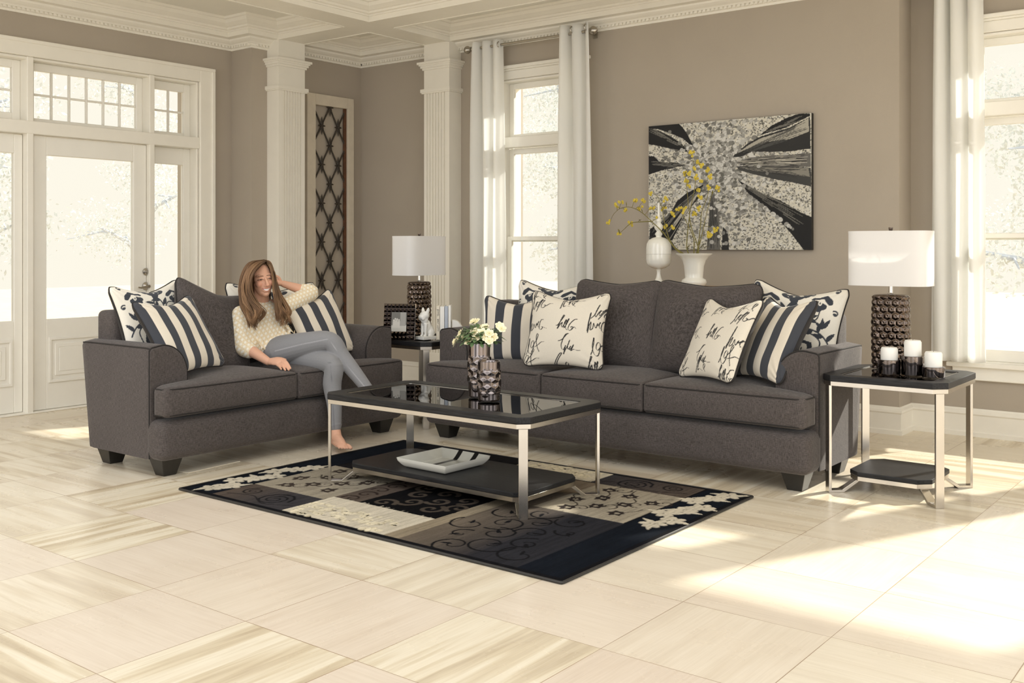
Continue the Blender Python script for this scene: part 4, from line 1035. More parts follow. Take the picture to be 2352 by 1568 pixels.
# ---------------------------------------------------------------- hexagon dimpled metal ware
def hexdist(s, z, p):
    """distance from the nearest hexagon centre, as a fraction of the cell radius; p = column pitch"""
    rz = p*math.sqrt(3); best = None
    for ox, oz in ((0, 0), (p*1.5, rz/2*1.0)):
        a = (s-ox)/(p*3); b = (z-oz)/rz; da = (a-np.round(a))*p*3; db = (b-np.round(b))*rz
        # hexagonal norm
        q = np.maximum(np.abs(db)*2/math.sqrt(3), np.abs(da)+np.abs(db)/math.sqrt(3))
        best = q if best is None else np.minimum(best, q)
    return np.clip(best/p, 0, 1.0)
def sellip(t, a, b, n=4.):
    c, s = np.cos(t), np.sin(t); r = (np.abs(c/a)**n+np.abs(s/b)**n)**(-1/n); return r*c, r*s
def hexvase(name, c, R, H, label, band, amp, ncell):
    nu, nz = 240, 200; t = np.linspace(0, 2*PI, nu, endpoint=False); z = np.linspace(0, H, nz); T, Z = np.meshgrid(t, z, indexing='ij')
    p = 2*PI*R/ncell/math.sqrt(3); d = hexdist((Z-band[0]*H-p*.5), T*R, p)
    nrow = round((band[1]-band[0])*H/(p*math.sqrt(3)/2)); 
    m = 1/(1+np.exp(-(Z-band[0]*H)/.0022))*1/(1+np.exp((Z-band[1]*H)/.0022))
    rr = R*(.965)+m*(amp*(d**2.2)-.001)
    rr = np.where(Z < .006, rr-.003*(1-Z/.006), rr); P = np.stack([rr*np.cos(T), rr*np.sin(T), Z], -1)
    # lip and inner wall
    k = 10; zi = np.linspace(H, .02, k); Ti, Zi = np.meshgrid(t, zi, indexing='ij'); ri = R*.965-.005+0*Ti; lipr = np.stack([(R*.965-.002)*np.cos(t), (R*.965-.002)*np.sin(t), np.full(nu, H+.0018)], -1)[:, None]
    Pi = np.stack([ri*np.cos(Ti), ri*np.sin(Ti), Zi], -1); fl = np.zeros((nu, 1, 3)); fl[..., 2] = .02; bt = np.zeros((nu, 1, 3))
    P = np.concatenate([bt, P, lipr, Pi, fl], 1); me = grid_mesh('body', P, wrap_u=True)
    r = empty(name, c); link('body', me, 'mirror_vase', r, angle=180); return tag(r, label, 'vase')
hexvase('vase', (-3.305, 3.985, .4672), .058, .272, 'tall mirrored vase with hexagon dimples holding the white flowers', (.27, .74), .0065, 9)
hexvase('vase', (-3.185, 3.915, .4672), .0575, .192, 'short empty mirrored vase with hexagon dimples on the coffee table', (.2, .78), .0065, 9)

def lamp(name, loc, rz, label, zt):
    """zt = height of the table top; local origin on it"""
    root = empty(name, loc, rz); nu, nz = 260, 210; H = .385; t = np.linspace(0, 2*PI, nu, endpoint=False); z = np.linspace(0, H, nz); T, Z = np.meshgrid(t, z, indexing='ij')
    ax, ay = sellip(t, .085, .052, 3.6); dl = np.hypot(np.diff(ax, append=ax[0]), np.diff(ay, append=ay[0])); s = np.concatenate([[0], np.cumsum(dl)[:-1]]); L = dl.sum(); p = L/12/math.sqrt(3)
    d = hexdist(Z, s[:, None]+0*Z, p); nx = np.roll(ay, -1)-np.roll(ay, 1); ny = -(np.roll(ax, -1)-np.roll(ax, 1)); nl = np.hypot(nx, ny); nx /= nl; ny /= nl
    bulb = 1+.05*np.sin(PI*Z/H); A = .010*(1-d**1.5)-.006*np.clip(1-d/.35, 0, 1); A = np.where(Z > H-.012, A*(H-Z)/.012, A)
    top = np.clip((Z-(H-.012))/.012, 0, 1); k = bulb*(1-.10*top**2)
    P = np.stack([ax[:, None]*k+nx[:, None]*A, ay[:, None]*k+ny[:, None]*A, Z], -1)
    c0 = np.zeros((nu, 1, 3)); c1 = np.zeros((nu, 1, 3)); c1[..., 2] = H+.003; ring = P[:, -1:]*np.array([.5, .5, 1])+np.array([0, 0, .003])
    me = grid_mesh('base', np.concatenate([c0, P, ring, c1], 1), wrap_u=True); link('base', me, 'gunmetal', root, angle=35)
    n = MB(); n.lathe([(0, 0), (.015, 0), (.016, .006), (.011, .01), (.0105, .055), (.0, .055)], (0, 0, H), 20); n.build('neck', 'chrome', root)
    sk = MB(); sk.lathe([(0, 0), (.017, 0), (.017, .05), (.012, .055), (0, .055)], (0, 0, H+.055), 16); sk.build('socket', 'dark_inside', root)
    b = MB(); b.lathe([(.012, 0), (.013, .02), (.028, .05), (.031, .07), (.026, .09), (.012, .1), (0, .102)], (0, 0, H+.11), 18); b.build('bulb', 'bulb_glass', root)
    hp = MB()
    for sx in (-1, 1): hp.tube([(sx*.02, 0, H+.05), (sx*.045, 0, H+.10), (sx*.05, 0, H+.17), (sx*.03, 0, H+.27), (0, 0, H+.315)], .002, 6)
    for a in (0, 2.1, 4.2):
        ex, ey = sellip(np.array([a+.3]), .2, .115, 4.5); hp.tube([(0, 0, H+.318), (ex[0], ey[0], H+.318)], .0018, 6)
    hp.build('harp', 'chrome', root)
    f = MB(); f.lathe([(0, 0), (.012, 0), (.012, .006), (.009, .009), (.011, .03), (.011, .034), (0, .034)], (0, 0, H+.318), 16); f.build('finial', 'gunmetal', root)
    t = np.linspace(0, 2*PI, 120, endpoint=False); ax, ay = sellip(t, .204, .118, 4.5); z0, z1 = H+.048, H+.333
    def sh(k, za, zb): return np.stack([np.stack([ax*k, ay*k, np.full(120, zz)], -1) for zz in (za, zb)], 1)
    P = np.concatenate([sh(1, z0, z1), sh(.985, z1, z0), sh(1, z0, z0)[:, :1]], 1); o = link('shade', grid_mesh('shade', P, wrap_u=True), 'shade_cloth', root, angle=30)
    for zz in (z0+.006, z1-.006):
        tr = MB()
        ex, ey = sellip(t, .2046, .1186, 4.5)
        for q in range(120): j = (q+1) % 120; tr.add([(ex[q], ey[q], zz-.006), (ex[j], ey[j], zz-.006), (ex[j], ey[j], zz+.006), (ex[q], ey[q], zz+.006)], [(0, 1, 2, 3)])
        tr.build('trim_band', 'shade_cloth', o, recalc=False)
    return tag(root, label, 'table lamp')
c = on(2046, 700, 'y', 5.44); lamp('table_lamp', (c.x, 5.44, .589), 0, 'table lamp with white shade behind the candles at the right', .59)
c = on(963, 700, 'y', 5.50); lamp('table_lamp', (c.x, 5.50, .586), PI/2, 'table lamp with white shade in the corner between the sofas', .585)

# ---------------------------------------------------------------- candles on the right end table
r = empty('candle_holder', (-1.54, 5.22, .5885)); cups = ((-.105, -.02, .072, .068), (0, .012, .094, .085), (.105, -.012, .05, .08))
for cx, cy, h, ch_ in cups:
    m = MB(); m.lathe([(0, 0), (.052, 0), (.054, .003), (.054, h-.002), (.052, h), (.044, h), (.043, h-.012), (.0, h-.012)], (cx, cy, 0), 40); m.build('cup', 'mirror_vase', r)
tag(r, 'mirrored holder of three joined cups on the right end table', 'candle holder')
for (cx, cy, h, ch_), lb in zip(cups, ('left candle of the three, medium high', 'middle candle of the three, standing highest', 'right candle of the three, standing lowest')):
    c = empty('candle', (-1.54+cx, 5.22+cy, .5885+h-.0115)); m = MB(); m.lathe([(0, 0), (.0395, 0), (.041, .003), (.041, ch_-.006), (.036, ch_+.004), (.02, ch_+.006), (.008, ch_+.003), (0, ch_+.002)], (0, 0, 0), 36); m.build('wax', 'wax', c)
    m = MB(); m.tube([(0, 0, ch_), (.001, 0, ch_+.008)], .0012, 6); m.build('wick', 'ink', c)
    tag(c, 'white pillar candle, '+lb, 'candle', 'white pillar candles')

# ---------------------------------------------------------------- striped dish on the shelf
q = [on(918, 1054, 'z', .142), on(1028, 1080, 'z', .142), on(1121, 1048, 'z', .142), on(1008, 1033, 'z', .142)]
cc = sum(q, Vector())/4; ex = ((q[1]-q[0])+(q[2]-q[3]))/2; ey = ((q[3]-q[0])+(q[2]-q[1]))/2
def dish():
    N = 90; W, H = ex.length, ey.length; a = math.atan2(ex.y, ex.x); root = empty('dish', (cc.x, cc.y, .1055), a)
    u, v = np.meshgrid(np.linspace(-1, 1, N), np.linspace(-1, 1, N), indexing='ij'); m = np.maximum(np.abs(u), np.abs(v))
    e = np.clip((m-.74)/.26, 0, 1); z = .008+.040*e**1.3; bow = 1-.04*(1-e); X = u*W/2*bow; Y = v*H/2*bow; 
    cv = CV(1, 1, 300, hexc(240, 237, 224))
    for x in (.36, .68): cv.poly([(x, -.1), (x+.09, -.1), (x+.09, 1.1), (x, 1.1)], hexc(48, 46, 44))
    c = cv.sample((u+1)/2, (v+1)/2); link('inside', grid_mesh('inside', np.stack([X, Y, z], -1), c), 'glazed', root, angle=180)
    zo = np.where(m > .80, .040*((m-.80)/.2)**1.6, 0)
    P = np.stack([X*1.0, Y*1.0, np.where(m >= .999, z, np.maximum(zo-.001, 0))], -1); link('outside', grid_mesh('outside', P, flip=True), 'ceramic_white', root, angle=180)
    tag(root, 'square cream dish with black stripes on the coffee table shelf', 'dish')
dish()

# ---------------------------------------------------------------- picture on the wall
def painting():
    x0, x1, z0, z1, D = -3.94, -2.664, 1.205, 2.141, .035
    r = random.Random(21); W, H = x1-x0, z1-z0; cv = CV(1., 1., 420, hexc(214, 210, 196)); BK = hexc(38, 38, 39)
    def S(px, py): s = (px-390)/1332; hgt = 1016+104*s; return (s, (1188-py)/hgt)
    greys = [hexc(*(g, g-1, g-6)) for g in (236, 214, 190, 160, 132, 108, 86)]
    for k in range(9000):      # fine leaf texture, denser round the vanishing crown
        x, y = r.random(), r.random(); cv.disc(x, y, r.uniform(.0025, .007), r.choice(greys[:2]+greys[2:7]+greys[4:7]), r.uniform(.002, .005), r.uniform(0, 3))
    for k in range(1500):
        a, q = r.uniform(0, 6.28), abs(r.gauss(0, .23)); x, y = .46+q*math.cos(a), .6+q*1.3*math.sin(a); cv.disc(x, y, r.uniform(.007, .016), r.choice(greys[1:6]), r.uniform(.007, .018), r.uniform(0, 3))
    for k in range(60):        # twigs
        x, y = r.random(), r.random(); a = r.uniform(0, 6.28); p = [(x, y)]
        for q in range(4): a += r.uniform(-.5, .5); p.append((p[-1][0]+.05*math.cos(a), p[-1][1]+.05*math.sin(a)))
        cv.stroke(smooth_pts(p, 4), [.003-.0001*i for i in range(len(smooth_pts(p, 4)))], hexc(70, 70, 70))
    def trunk(pts, c=BK, light=None, side=0):
        P = [S(*p) for p in pts]; cv.poly(P, c); return P
    def streaks(a, b, w0, w1, n, col):
        """bark lines between px points a and b"""
        for k in range(n):
            t0 = r.uniform(0, .7); t1 = t0+r.uniform(.15, .35); o = r.uniform(-.5, .5); P = []
            for t in np.linspace(t0, min(t1, 1), 5):
                w = w0+(w1-w0)*t; x = a[0]+(b[0]-a[0])*t; y = a[1]+(b[1]-a[1])*t; dx, dy = b[0]-a[0], b[1]-a[1]; L = math.hypot(dx, dy); P.append(S(x-dy/L*o*w, y+dx/L*o*w))
            cv.stroke(P, .0028, col)
    lt = hexc(190, 186, 174); md = hexc(120, 118, 112)
    trunk([(388, 172), (660, 150), (700, 190), (740, 250), (780, 325), (750, 320), (690, 270), (600, 235), (480, 195), (388, 190)])
    trunk([(388, 190), (480, 205), (590, 255), (680, 310), (740, 385), (650, 365), (560, 350), (470, 330), (388, 320)])
    streaks((400, 200), (700, 340), 40, 20, 26, md)
    trunk([(390, 415), (440, 420), (490, 465), (620, 470), (730, 490), (640, 508), (520, 530), (390, 570)]); streaks((400, 480), (720, 490), 70, 20, 26, md)
    trunk([(1712, 75), (1640, 70), (1540, 105), (1420, 170), (1325, 250), (1400, 225), (1520, 190), (1640, 130), (1712, 90)]); streaks((1700, 85), (1340, 240), 40, 10, 20, md)
    trunk([(1712, 100), (1560, 185), (1330, 260), (1240, 310), (1140, 390), (1115, 425), (1190, 420), (1270, 380), (1400, 385), (1560, 380), (1716, 360)], hexc(52, 52, 52))
    P = [(1700, 110), (1560, 200), (1330, 275), (1245, 325), (1150, 395), (1290, 330), (1400, 300), (1560, 280), (1705, 220)]; cv.poly([S(*p) for p in P], hexc(176, 172, 160)); streaks((1700, 180), (1180, 400), 120, 20, 60, hexc(80, 80, 78))
    trunk([(1716, 395), (1560, 410), (1400, 415), (1250, 430), (1140, 470), (1200, 495), (1350, 500), (1500, 510), (1718, 510)], hexc(110, 108, 104)); streaks((1700, 450), (1160, 470), 100, 30, 90, hexc(48, 48, 48)); streaks((1700, 450), (1160, 470), 100, 30, 40, lt)
    trunk([(1718, 515), (1500, 508), (1300, 500), (1140, 500), (1170, 535), (1290, 570), (1450, 610), (1600, 640), (1722, 672)], hexc(70, 70, 69)); P = [(1700, 520), (1500, 512), (1300, 505), (1170, 512), (1300, 540), (1500, 560), (1710, 590)]; cv.poly([S(*p) for p in P], hexc(140, 137, 128)); streaks((1700, 560), (1180, 515), 110, 20, 36, hexc(60, 60, 60))
    trunk([(1160, 615), (1220, 650), (1340, 720), (1500, 790), (1640, 880), (1724, 920), (1727, 1188), (1665, 1188), (1560, 1040), (1440, 900), (1350, 850), (1250, 740)]); streaks((1180, 640), (1700, 960), 20, 130, 30, md)
    trunk([(870, 650), (720, 725), (640, 790), (590, 880), (500, 960), (400, 1020), (398, 1140), (500, 1150), (600, 1110), (680, 960), (760, 840), (830, 760)]); streaks((860, 670), (450, 1080), 20, 160, 50, md); streaks((860, 670), (560, 1080), 10, 60, 30, lt)
    trunk([(398, 1080), (500, 1090), (560, 1110), (600, 1120), (640, 1188), (398, 1188)], hexc(60, 60, 60)); 
    trunk([(930, 730), (975, 735), (1000, 900), (1010, 1188), (895, 1188), (915, 900)], hexc(112, 110, 106)); streaks((950, 735), (955, 1188), 45, 110, 70, hexc(64, 64, 64)); trunk([(1030, 1000), (1075, 1040), (1085, 1188), (1020, 1188)], hexc(52, 52, 52))
    for k in range(240):       # large round leaves over everything
        t = r.random(); x, y = r.choice([(.5+.1*r.gauss(0, 1), .5-.45*t+.1*r.gauss(0, 1)), (.45+.1*r.gauss(0, 1), .8+.1*r.gauss(0, 1)), (.6+.3*t, .45-.3*t)]); g = r.choice(greys[1:5]); s = r.uniform(.007, .017); cv.disc(x, y, s*.8, g, s, 0); cv.stroke([(x-s*.4, y), (x+s*.4, y+s*.3)], .0015, hexc(110, 110, 108))
    n, m = 420, 320; X, Z = np.meshgrid(np.linspace(0, 1, n), np.linspace(0, 1, m), indexing='ij'); c = cv.sample(X, Z)
    root = empty('canvas_picture', ((x0+x1)/2, YW-.004, (z0+z1)/2)); P = np.stack([(X-.5)*W, np.full(X.shape, -D-.0012), (Z-.5)*H], -1)
    link('print', grid_mesh('print', P, c), 'canvas_print', root, angle=180)
    mb = MB(); mb.box(-W/2-.001, W/2+.001, -D, 0, -H/2-.001, H/2+.001); mb.build('stretched_edge', 'dark_inside', root, smooth=False, bevel=.002)
    tag(root, 'large black and white canvas looking up tree trunks on the wall', 'picture')
painting()

# ---------------------------------------------------------------- iron lattice panel
def lattice():
    y0, y1, z0, z1 = 6.10, 6.668, .19, 2.615; x = XA+.03; root = empty('lattice_panel', (x, (y0+y1)/2, z0)); O = Vector(root.location)
    iy0, iy1, iz1, iz0 = 6.20, 6.592, 2.515, z0+.12
    def fin(m, nm, mat, **k): m.v = [tuple(Vector(v)-O) for v in m.v]; return m.build(nm, mat, root, **k)
    f = MB(); f.box(x-.024, x+.02, y0, iy0, z0, z1).box(x-.024, x+.02, iy1, y1, z0, z1).box(x-.024, x+.02, iy0, iy1, iz1, z1).box(x-.024, x+.02, iy0, iy1, z0, iz0); fin(f, 'frame', 'old_paint', smooth=False, bevel=.004)
    w = MB(); w.box(x-.02, x+.0, iy1-.026, iy1-.002, iz0, iz1).box(x-.02, x-.004, iy0, iy0+.006, iz0, iz1); fin(w, 'worn_strip', 'old_wood', smooth=False)
    pz = .353; py = .1; yb = on(758.4, 335, 'x', x).y; zb = on(758.4, 335, 'x', x).z
    b = MB(); st = []
    for k in range(-1, 8):
        for j in range(-1, 3):
            cy = yb+(2*j)*py; cz = zb-k*pz
            for (dy, dz) in ((py, pz/2), (-py, pz/2), (py, -pz/2), (-py, -pz/2)):
                p, q = (cy, cz), (cy+dy, cz+dz)
                if not (iz0-.02 < min(p[1], q[1]) and max(p[1], q[1]) < iz1+.18): continue
                def cl(a, b_):   # clip to the opening
                    t0, t1 = 0., 1.
                    for s, e, lo, hi in ((a[0], b_[0], iy0, iy1), (a[1], b_[1], iz0, iz1)):
                        d = e-s; ta, tb = (lo-s)/d, (hi-s)/d; ta, tb = min(ta, tb), max(ta, tb); t0 = max(t0, ta); t1 = min(t1, tb)
                    return (t0, t1) if t1-t0 > .03 else None
                c = cl(p, q)
                if c: b.tube([(x-.008, p[0]+(q[0]-p[0])*c[0], p[1]+(q[1]-p[1])*c[0]), (x-.008, p[0]+(q[0]-p[0])*c[1], p[1]+(q[1]-p[1])*c[1])],   .0075, 6)
            for sy, sz in ((cy, cz), (cy+py, cz-pz/2)):
                if iy0+.01 < sy < iy1-.01 and iz0 < sz < iz1-.0: st.append((sy, sz))
    fin(b, 'bars', 'iron')
    for sy, sz in sorted(set((round(a, 3), round(c, 3)) for a, c in st)):
        m = MB()
        for a, L in ((PI/2, .085), (-PI/2, .085), (0, .046), (PI, .046), (PI/2+.5, .045), (PI/2-.5, .045), (-PI/2+.5, .045), (-PI/2-.5, .045)):
            d = Vector((0, math.cos(a), math.sin(a))); pts = [Vector((x-.002, sy, sz))+d*L*t for t in (0, .35, .7, 1)]
            m.tube(pts, [.008, .012, .008, .001], 6, flat=.8)
        m.ball((x+.004, sy, sz), .013, 8, 6); fin(m, 'rosette', 'iron')
    tag(root, 'tall white framed panel with dark iron diamond lattice in the corner', 'wall panel')
lattice()

# ---------------------------------------------------------------- console table behind the sofa with urn and flower vase
def console():
    x0, x1, y0, y1, h = -3.80, -2.98, 5.98, 6.42, .956; cx, cy = (x0+x1)/2, (y0+y1)/2; r = empty('console_table', (cx, cy, 0)); a, b = (x1-x0)/2, (y1-y0)/2
    t = NT('woven_cane'); bs = t.bsdf(Roughness=.7); wv = t.n('ShaderNodeTexWave'); wv.inputs['Scale'].default_value = 60; wv.inputs['Distortion'].default_value = 2; t.l(t.obj(), wv.inputs[0])
    t.l(t.ramp(wv.outputs[1], [(.3, hexc(150, 118, 80)), (.7, hexc(196, 166, 124))]), bs.inputs['Base Color']); t.bump(wv.outputs[1], .5, .002, bs); MATS['woven_cane'] = t.m
    m = MB(); m.prism(rrect(-a, a, -b, b, .1), h-.022, h); m.build('top', 'woven_cane', r, smooth=False, bevel=.006)
    for sx in (-1, 1):
        for sy in (-1, 1): m = MB(); m.tube([(sx*(a-.07), sy*(b-.07), 0), (sx*(a-.07), sy*(b-.07), h-.02)], .018, 10); m.build('leg', 'old_wood', r)
    m = MB()
    for sx in (-1, 1): m.tube([(sx*(a-.07), -(b-.07), .2), (sx*(a-.07), b-.07, .2)], .01, 8)
    m.tube([(-(a-.07), 0, .2), (a-.07, 0, .2)], .01, 8); m.build('stretcher', 'old_wood', r)
    tag(r, 'small woven cane console table hidden behind the large sofa', 'console table')
console()
ZT_ = .9565; u_ = on(1513, 640, 'y', 6.15)
ur = empty('lidded_urn', (u_.x, 6.15, ZT_)); m = MB()
m.lathe([(0, 0), (.064, 0), (.064, .005), (.05, .014), (.03, .032), (.018, .06), (.0135, .085), (.014, .105), (.02, .116), (.05, .126), (.072, .14), (.083, .16), (.0865, .185), (.0865, .218), (0, .218)], (0, 0, 0), 48); m.build('bowl', 'ceramic_white', ur)
m = MB(); m.lathe([(0, .2195), (.0865, .2195), (.0865, .26), (.083, .29), (.07, .315), (.045, .33), (.02, .337), (.018, .342), (.025, .352), (.026, .36), (.018, .37), (.014, .376), (.024, .388), (.031, .402), (.028, .418), (.017, .43), (.015, .436), (.021, .446), (.02, .458), (.013, .47), (.0095, .49), (.008, .52), (.0085, .56), (.007, .572), (0, .574)], (0, 0, 0), 48); m.build('lid', 'ceramic_white', ur)
tag(ur, 'white footed urn with tall spire lid beside the flared vase', 'urn')
v_ = on(1594, 640, 'y', 6.15)
fv = empty('flared_vase', (v_.x, 6.15, ZT_)); m = MB()
m.lathe([(0, 0), (.06, 0), (.078, .012), (.085, .032), (.08, .05), (.062, .06), (.06, .066), (.063, .1), (.067, .14), (.08, .18), (.1, .205), (.122, .22), (.124, .225), (.12, .226), (.098, .212), (.074, .182), (.06, .14), (.055, .08), (0, .075)], (0, 0, 0), 56); m.build('body', 'ceramic_white', fv, angle=60)
tag(fv, 'white flared ceramic vase holding yellow blossom branches', 'vase')
def branches():
    y = 6.15; r = random.Random(8); Z = lambda px, py, dy=0.: on(1380+px/3.563, 240+py/3.563, 'y', y+dy); root = empty('blossom_branches', tuple(Z(760, 1215)))
    O = Vector(root.location); sm = MB()
    stems = [[(750, 1260), (705, 1180), (715, 1000), (735, 850), (765, 700), (775, 560), (745, 420)], [(755, 1270), (790, 1190), (815, 1000), (825, 880), (870, 760), (880, 680), (870, 560)], [(760, 1270), (800, 1190), (740, 1000), (720, 850), (705, 700), (690, 570)],
             [(745, 1260), (620, 1190), (520, 1060), (420, 960), (330, 880), (240, 840), (160, 850), (110, 890)], [(740, 1260), (590, 1150), (530, 1000), (500, 850), (470, 760)], [(765, 1260), (800, 1180), (850, 960), (900, 760), (955, 680)], [(420, 955), (330, 960), (250, 970), (190, 1020), (152, 1055)], [(760, 1260), (760, 1100), (700, 960), (640, 850)]]
    allp = []
    for k, s in enumerate(stems):
        dy = [0, .03, -.03, -.05, -.02, .04, -.05, .02][k]; P = [Z(a, b, dy*min(1, i/3)) for i, (a, b) in enumerate(s)]; Q = [Vector(q)-O for q in smooth_pts([tuple(p) for p in P], 6)]
        n = len(Q); sm.tube(Q, [.0042*(1-.7*i/n) for i in range(n)], 6); allp += [q for q in Q[6:]]
    sm_o = None
    cl = [(745, 400), (790, 475), (825, 490), (690, 560), (720, 565), (780, 600), (880, 540), (890, 590), (725, 650), (695, 620), (875, 680), (955, 675), (815, 765), (770, 890), (800, 850), (640, 850), (690, 860), (590, 895), (465, 940), (530, 1000), (585, 1005), (895, 1075), (940, 1025), (885, 1050), (540, 785), (425, 845), (350, 790), (325, 840), (285, 780), (170, 805), (130, 830), (200, 865), (75, 965), (250, 970), (152, 1055), (410, 725), (515, 850), (830, 630), (760, 520), (800, 700)]
    fl = []
    for a, b in cl:
        c = Vector(Z(a, b, r.uniform(-.04, .04)))-O; nr = min(allp, key=lambda q: (q-c).length); mid = nr.lerp(c, .5)+Vector((0, 0, .01)); sm.tube([nr, mid, c], [.002, .0016, .001], 5); fl.append(c)
    sm.build('stems', 'stem_olive', root)
    for c in fl:
        m = MB()
        for k in range(5):
            o = Vector((r.gauss(0, .008), r.gauss(0, .008), r.gauss(0, .008)))+c; m.ball(o, .003, 6, 4)
            for q in range(5):
                t = q*1.257+k; d = Vector((math.cos(t), -.4, math.sin(t))).normalized(); m.ball(o+d*.006, (.0052, .0025, .0052), 6, 4)
        m.build('blossom', 'bloom_yellow', root)
    lf = MB()
    for k in range(26):
        q = r.choice(allp); a = r.uniform(0, 6.28); d = Vector((math.cos(a), r.uniform(-.3, .3), abs(math.sin(a)))).normalized(); L = r.uniform(.03, .06); lf.tube([q, q+d*L*.5+Vector((0, 0, .004)), q+d*L], [.001, .007, .0006], 6, flat=.15)
    for a, b in ((640, 1170), (905, 1160), (860, 1140)):
        q = Vector(Z(a, b))-O; b0 = Vector(Z(790, 1200))-O; lf.tube([b0, b0.lerp(q, .6)+Vector((0, 0, .01)), q], [.001, .009, .0006], 6, flat=.15)
    lf.build('leaves', 'stem_olive', root)
    tag(root, 'loose spray of yellow blossom branches in the white flared vase', 'flowers')
branches()

# ---------------------------------------------------------------- white flowers in the tall mirrored vase
def bouquet():
    r = random.Random(4); y = 3.985; Z = lambda px, py, dy=0.: on(1030+px/7.127, 720+py/7.127, 'y', y+dy); root = empty('flower_bouquet', (-3.305, y, .4672+.262)); O = Vector(root.location)
    fl = [(400, 125, .02), (455, 130, .03), (600, 215, 0), (420, 300, -.05), (550, 310, -.05), (665, 320, -.06), (450, 400, -.07), (665, 440, -.07), (700, 390, -.04), (260, 375, -.04), (200, 310, 0), (180, 380, -.02), (110, 465, -.01), (345, 390, -.05), (870, 240, 0), (840, 200, .02), (330, 440, -.06), (735, 380, -.03), (500, 240, .03), (620, 380, -.06)]
    st = MB(); b0 = Vector((0, 0, -.1))
    for px, py, dy in fl:
        c = Vector(Z(px, py, dy))-O; mid = Vector((c.x*.3, c.y*.3, max(.0, c.z*.4))); st.tube([b0+Vector((c.x*.15, c.y*.15, 0)), mid, c], .0014, 5)
        f = MB(); R = .022*r.uniform(.85, 1.15); dirn = (Vector((c.x*.6, -.06, c.z*.5+.03))).normalized(); qr = dirn.to_track_quat('Z', 'Y').to_matrix(); ro = r.random()*6
        for ring_, (n_, rad, tilt, s) in enumerate(((6, .62, .25, .6), (5, .34, .8, .5), (3, .14, 1.2, .36))):
            for k in range(n_):
                t = ro+2*PI*k/n_+ring_*.5; E = Euler((0, -tilt, 0)).to_matrix(); Rz = Matrix.Rotation(t, 3, 'Z'); M3 = qr @ Rz @ E
                f.ball(c+qr @ (Rz @ Vector((rad*R, 0, ring_*R*.16))), (R*s, R*s*.85, R*.1), 8, 5, M3)
        fo = f.build('blossom', 'petal', root); g = MB(); g.ball(c+dirn*R*.3, R*.16, 6, 4); g.build('centre', 'petal_core', fo)
    lf = MB()
    for k in range(330):
        a = r.uniform(-PI, PI); rad = r.uniform(.01, .105); h = r.uniform(-.005, .085)*(1-rad*4)+.015; p = Vector((rad*math.cos(a), rad*math.sin(a)*.8, h)); d = Vector((math.cos(a+r.uniform(-.6, .6)), math.sin(a), r.uniform(-.5, .7))).normalized(); L = r.uniform(.028, .05)
        lf.tube([p, p+d*L*.3, p+d*L*.7+Vector((0, 0, -.002)), p+d*L+Vector((0, 0, -.006))], [.001, .0105, .009, .0008], 6, flat=.12)
    lo = lf.build('leaves', 'leaf_green', root); st.build('stems', 'leaf_green', root)
    tag(root, 'bunch of small white roses with green leaves in the tall mirrored vase', 'flowers')
bouquet()

# ---------------------------------------------------------------- things on the corner table
CR = Vector((CT, ST, 0)); CF = Vector((-ST, CT, 0)); AZC = TH       # picture right and away directions at the corner
def cpos(u, vb, z=.5855): return on(u, vb, 'z', z)
def photo_frame():
    c = cpos(915, 781); root = empty('photo_frame', (c.x, c.y, .5862), TH-.22); root.rotation_euler = (-.12, 0, TH-.22); W = .225; H = .25; B = .07
    m = MB(); m.box(-W/2, W/2, 0, .018, 0, H); 
    f = MB()
    nx = 8; nz = 8
    for i in range(nx):
        for j in range(nz):
            a, b = W*(i+.5)/nx-W/2, H*(j+.5)/nz
            if abs(a) < W/2-B and B < b < H-B: continue
            s, h = W/nx/2*.96, H/nz/2*.9; f.add([(a-s, -.001, b-h), (a+s, -.001, b-h), (a+s, -.001, b+h), (a-s, -.001, b+h), (a-s*.4, -.013, b), (a+s*.4, -.013, b)], [(0, 1, 5, 4), (2, 3, 4, 5), (0, 4, 3), (1, 2, 5)])
    bd = m.build('frame', 'gunmetal', root, smooth=False); f.build('faceted_tiles', 'mirror_vase', bd, smooth=False)
    iw, ih = W/2-B, (H-2*B)/2
    cv = CV(1, 1, 60, hexc(120, 118, 112)); r = random.Random(2); cv.poly([(0, 0), (1, 0), (1, .35), (0, .3)], hexc(200, 198, 190)); cv.poly([(.55, .3), (.95, .3), (.95, 1), (.6, 1)], hexc(168, 166, 160))
    for x, s in ((.25, 1.), (.38, .9), (.5, .8), (.15, .75)): cv.disc(x, .35+.3*s, .05, hexc(226, 222, 214)); cv.poly([(x-.07, .2), (x+.07, .2), (x+.05, .3+.3*s), (x-.05, .3+.3*s)], hexc(210, 206, 198))
    X, Z = np.meshgrid(np.linspace(0, 1, 50), np.linspace(0, 1, 50), indexing='ij'); P = np.stack([(X-.5)*2*(iw+.012), np.full(X.shape, -.003), H/2+(Z-.5)*2*(ih+.012)], -1)
    link('photograph', grid_mesh('photograph', P, cv.sample(X, Z)), 'glazed', root, angle=180)
    e = MB(); e.box(-.02, .02, .018, .022, .02, H*.8); s = MB(); s.add([(-.02, .018, H*.75), (.02, .018, H*.75), (.02, .11, .0), (-.02, .11, .0), (-.02, .024, H*.75), (.02, .024, H*.75), (.02, .116, .0), (-.02, .116, .0)], [(0, 1, 2, 3), (4, 7, 6, 5), (0, 4, 5, 1), (3, 2, 6, 7), (0, 3, 7, 4), (1, 5, 6, 2)]); s.build('easel_back', 'dark_inside', root, smooth=False)
    tag(root, 'mirror tiled photo frame beside the corner table lamp', 'photo frame')
photo_frame()
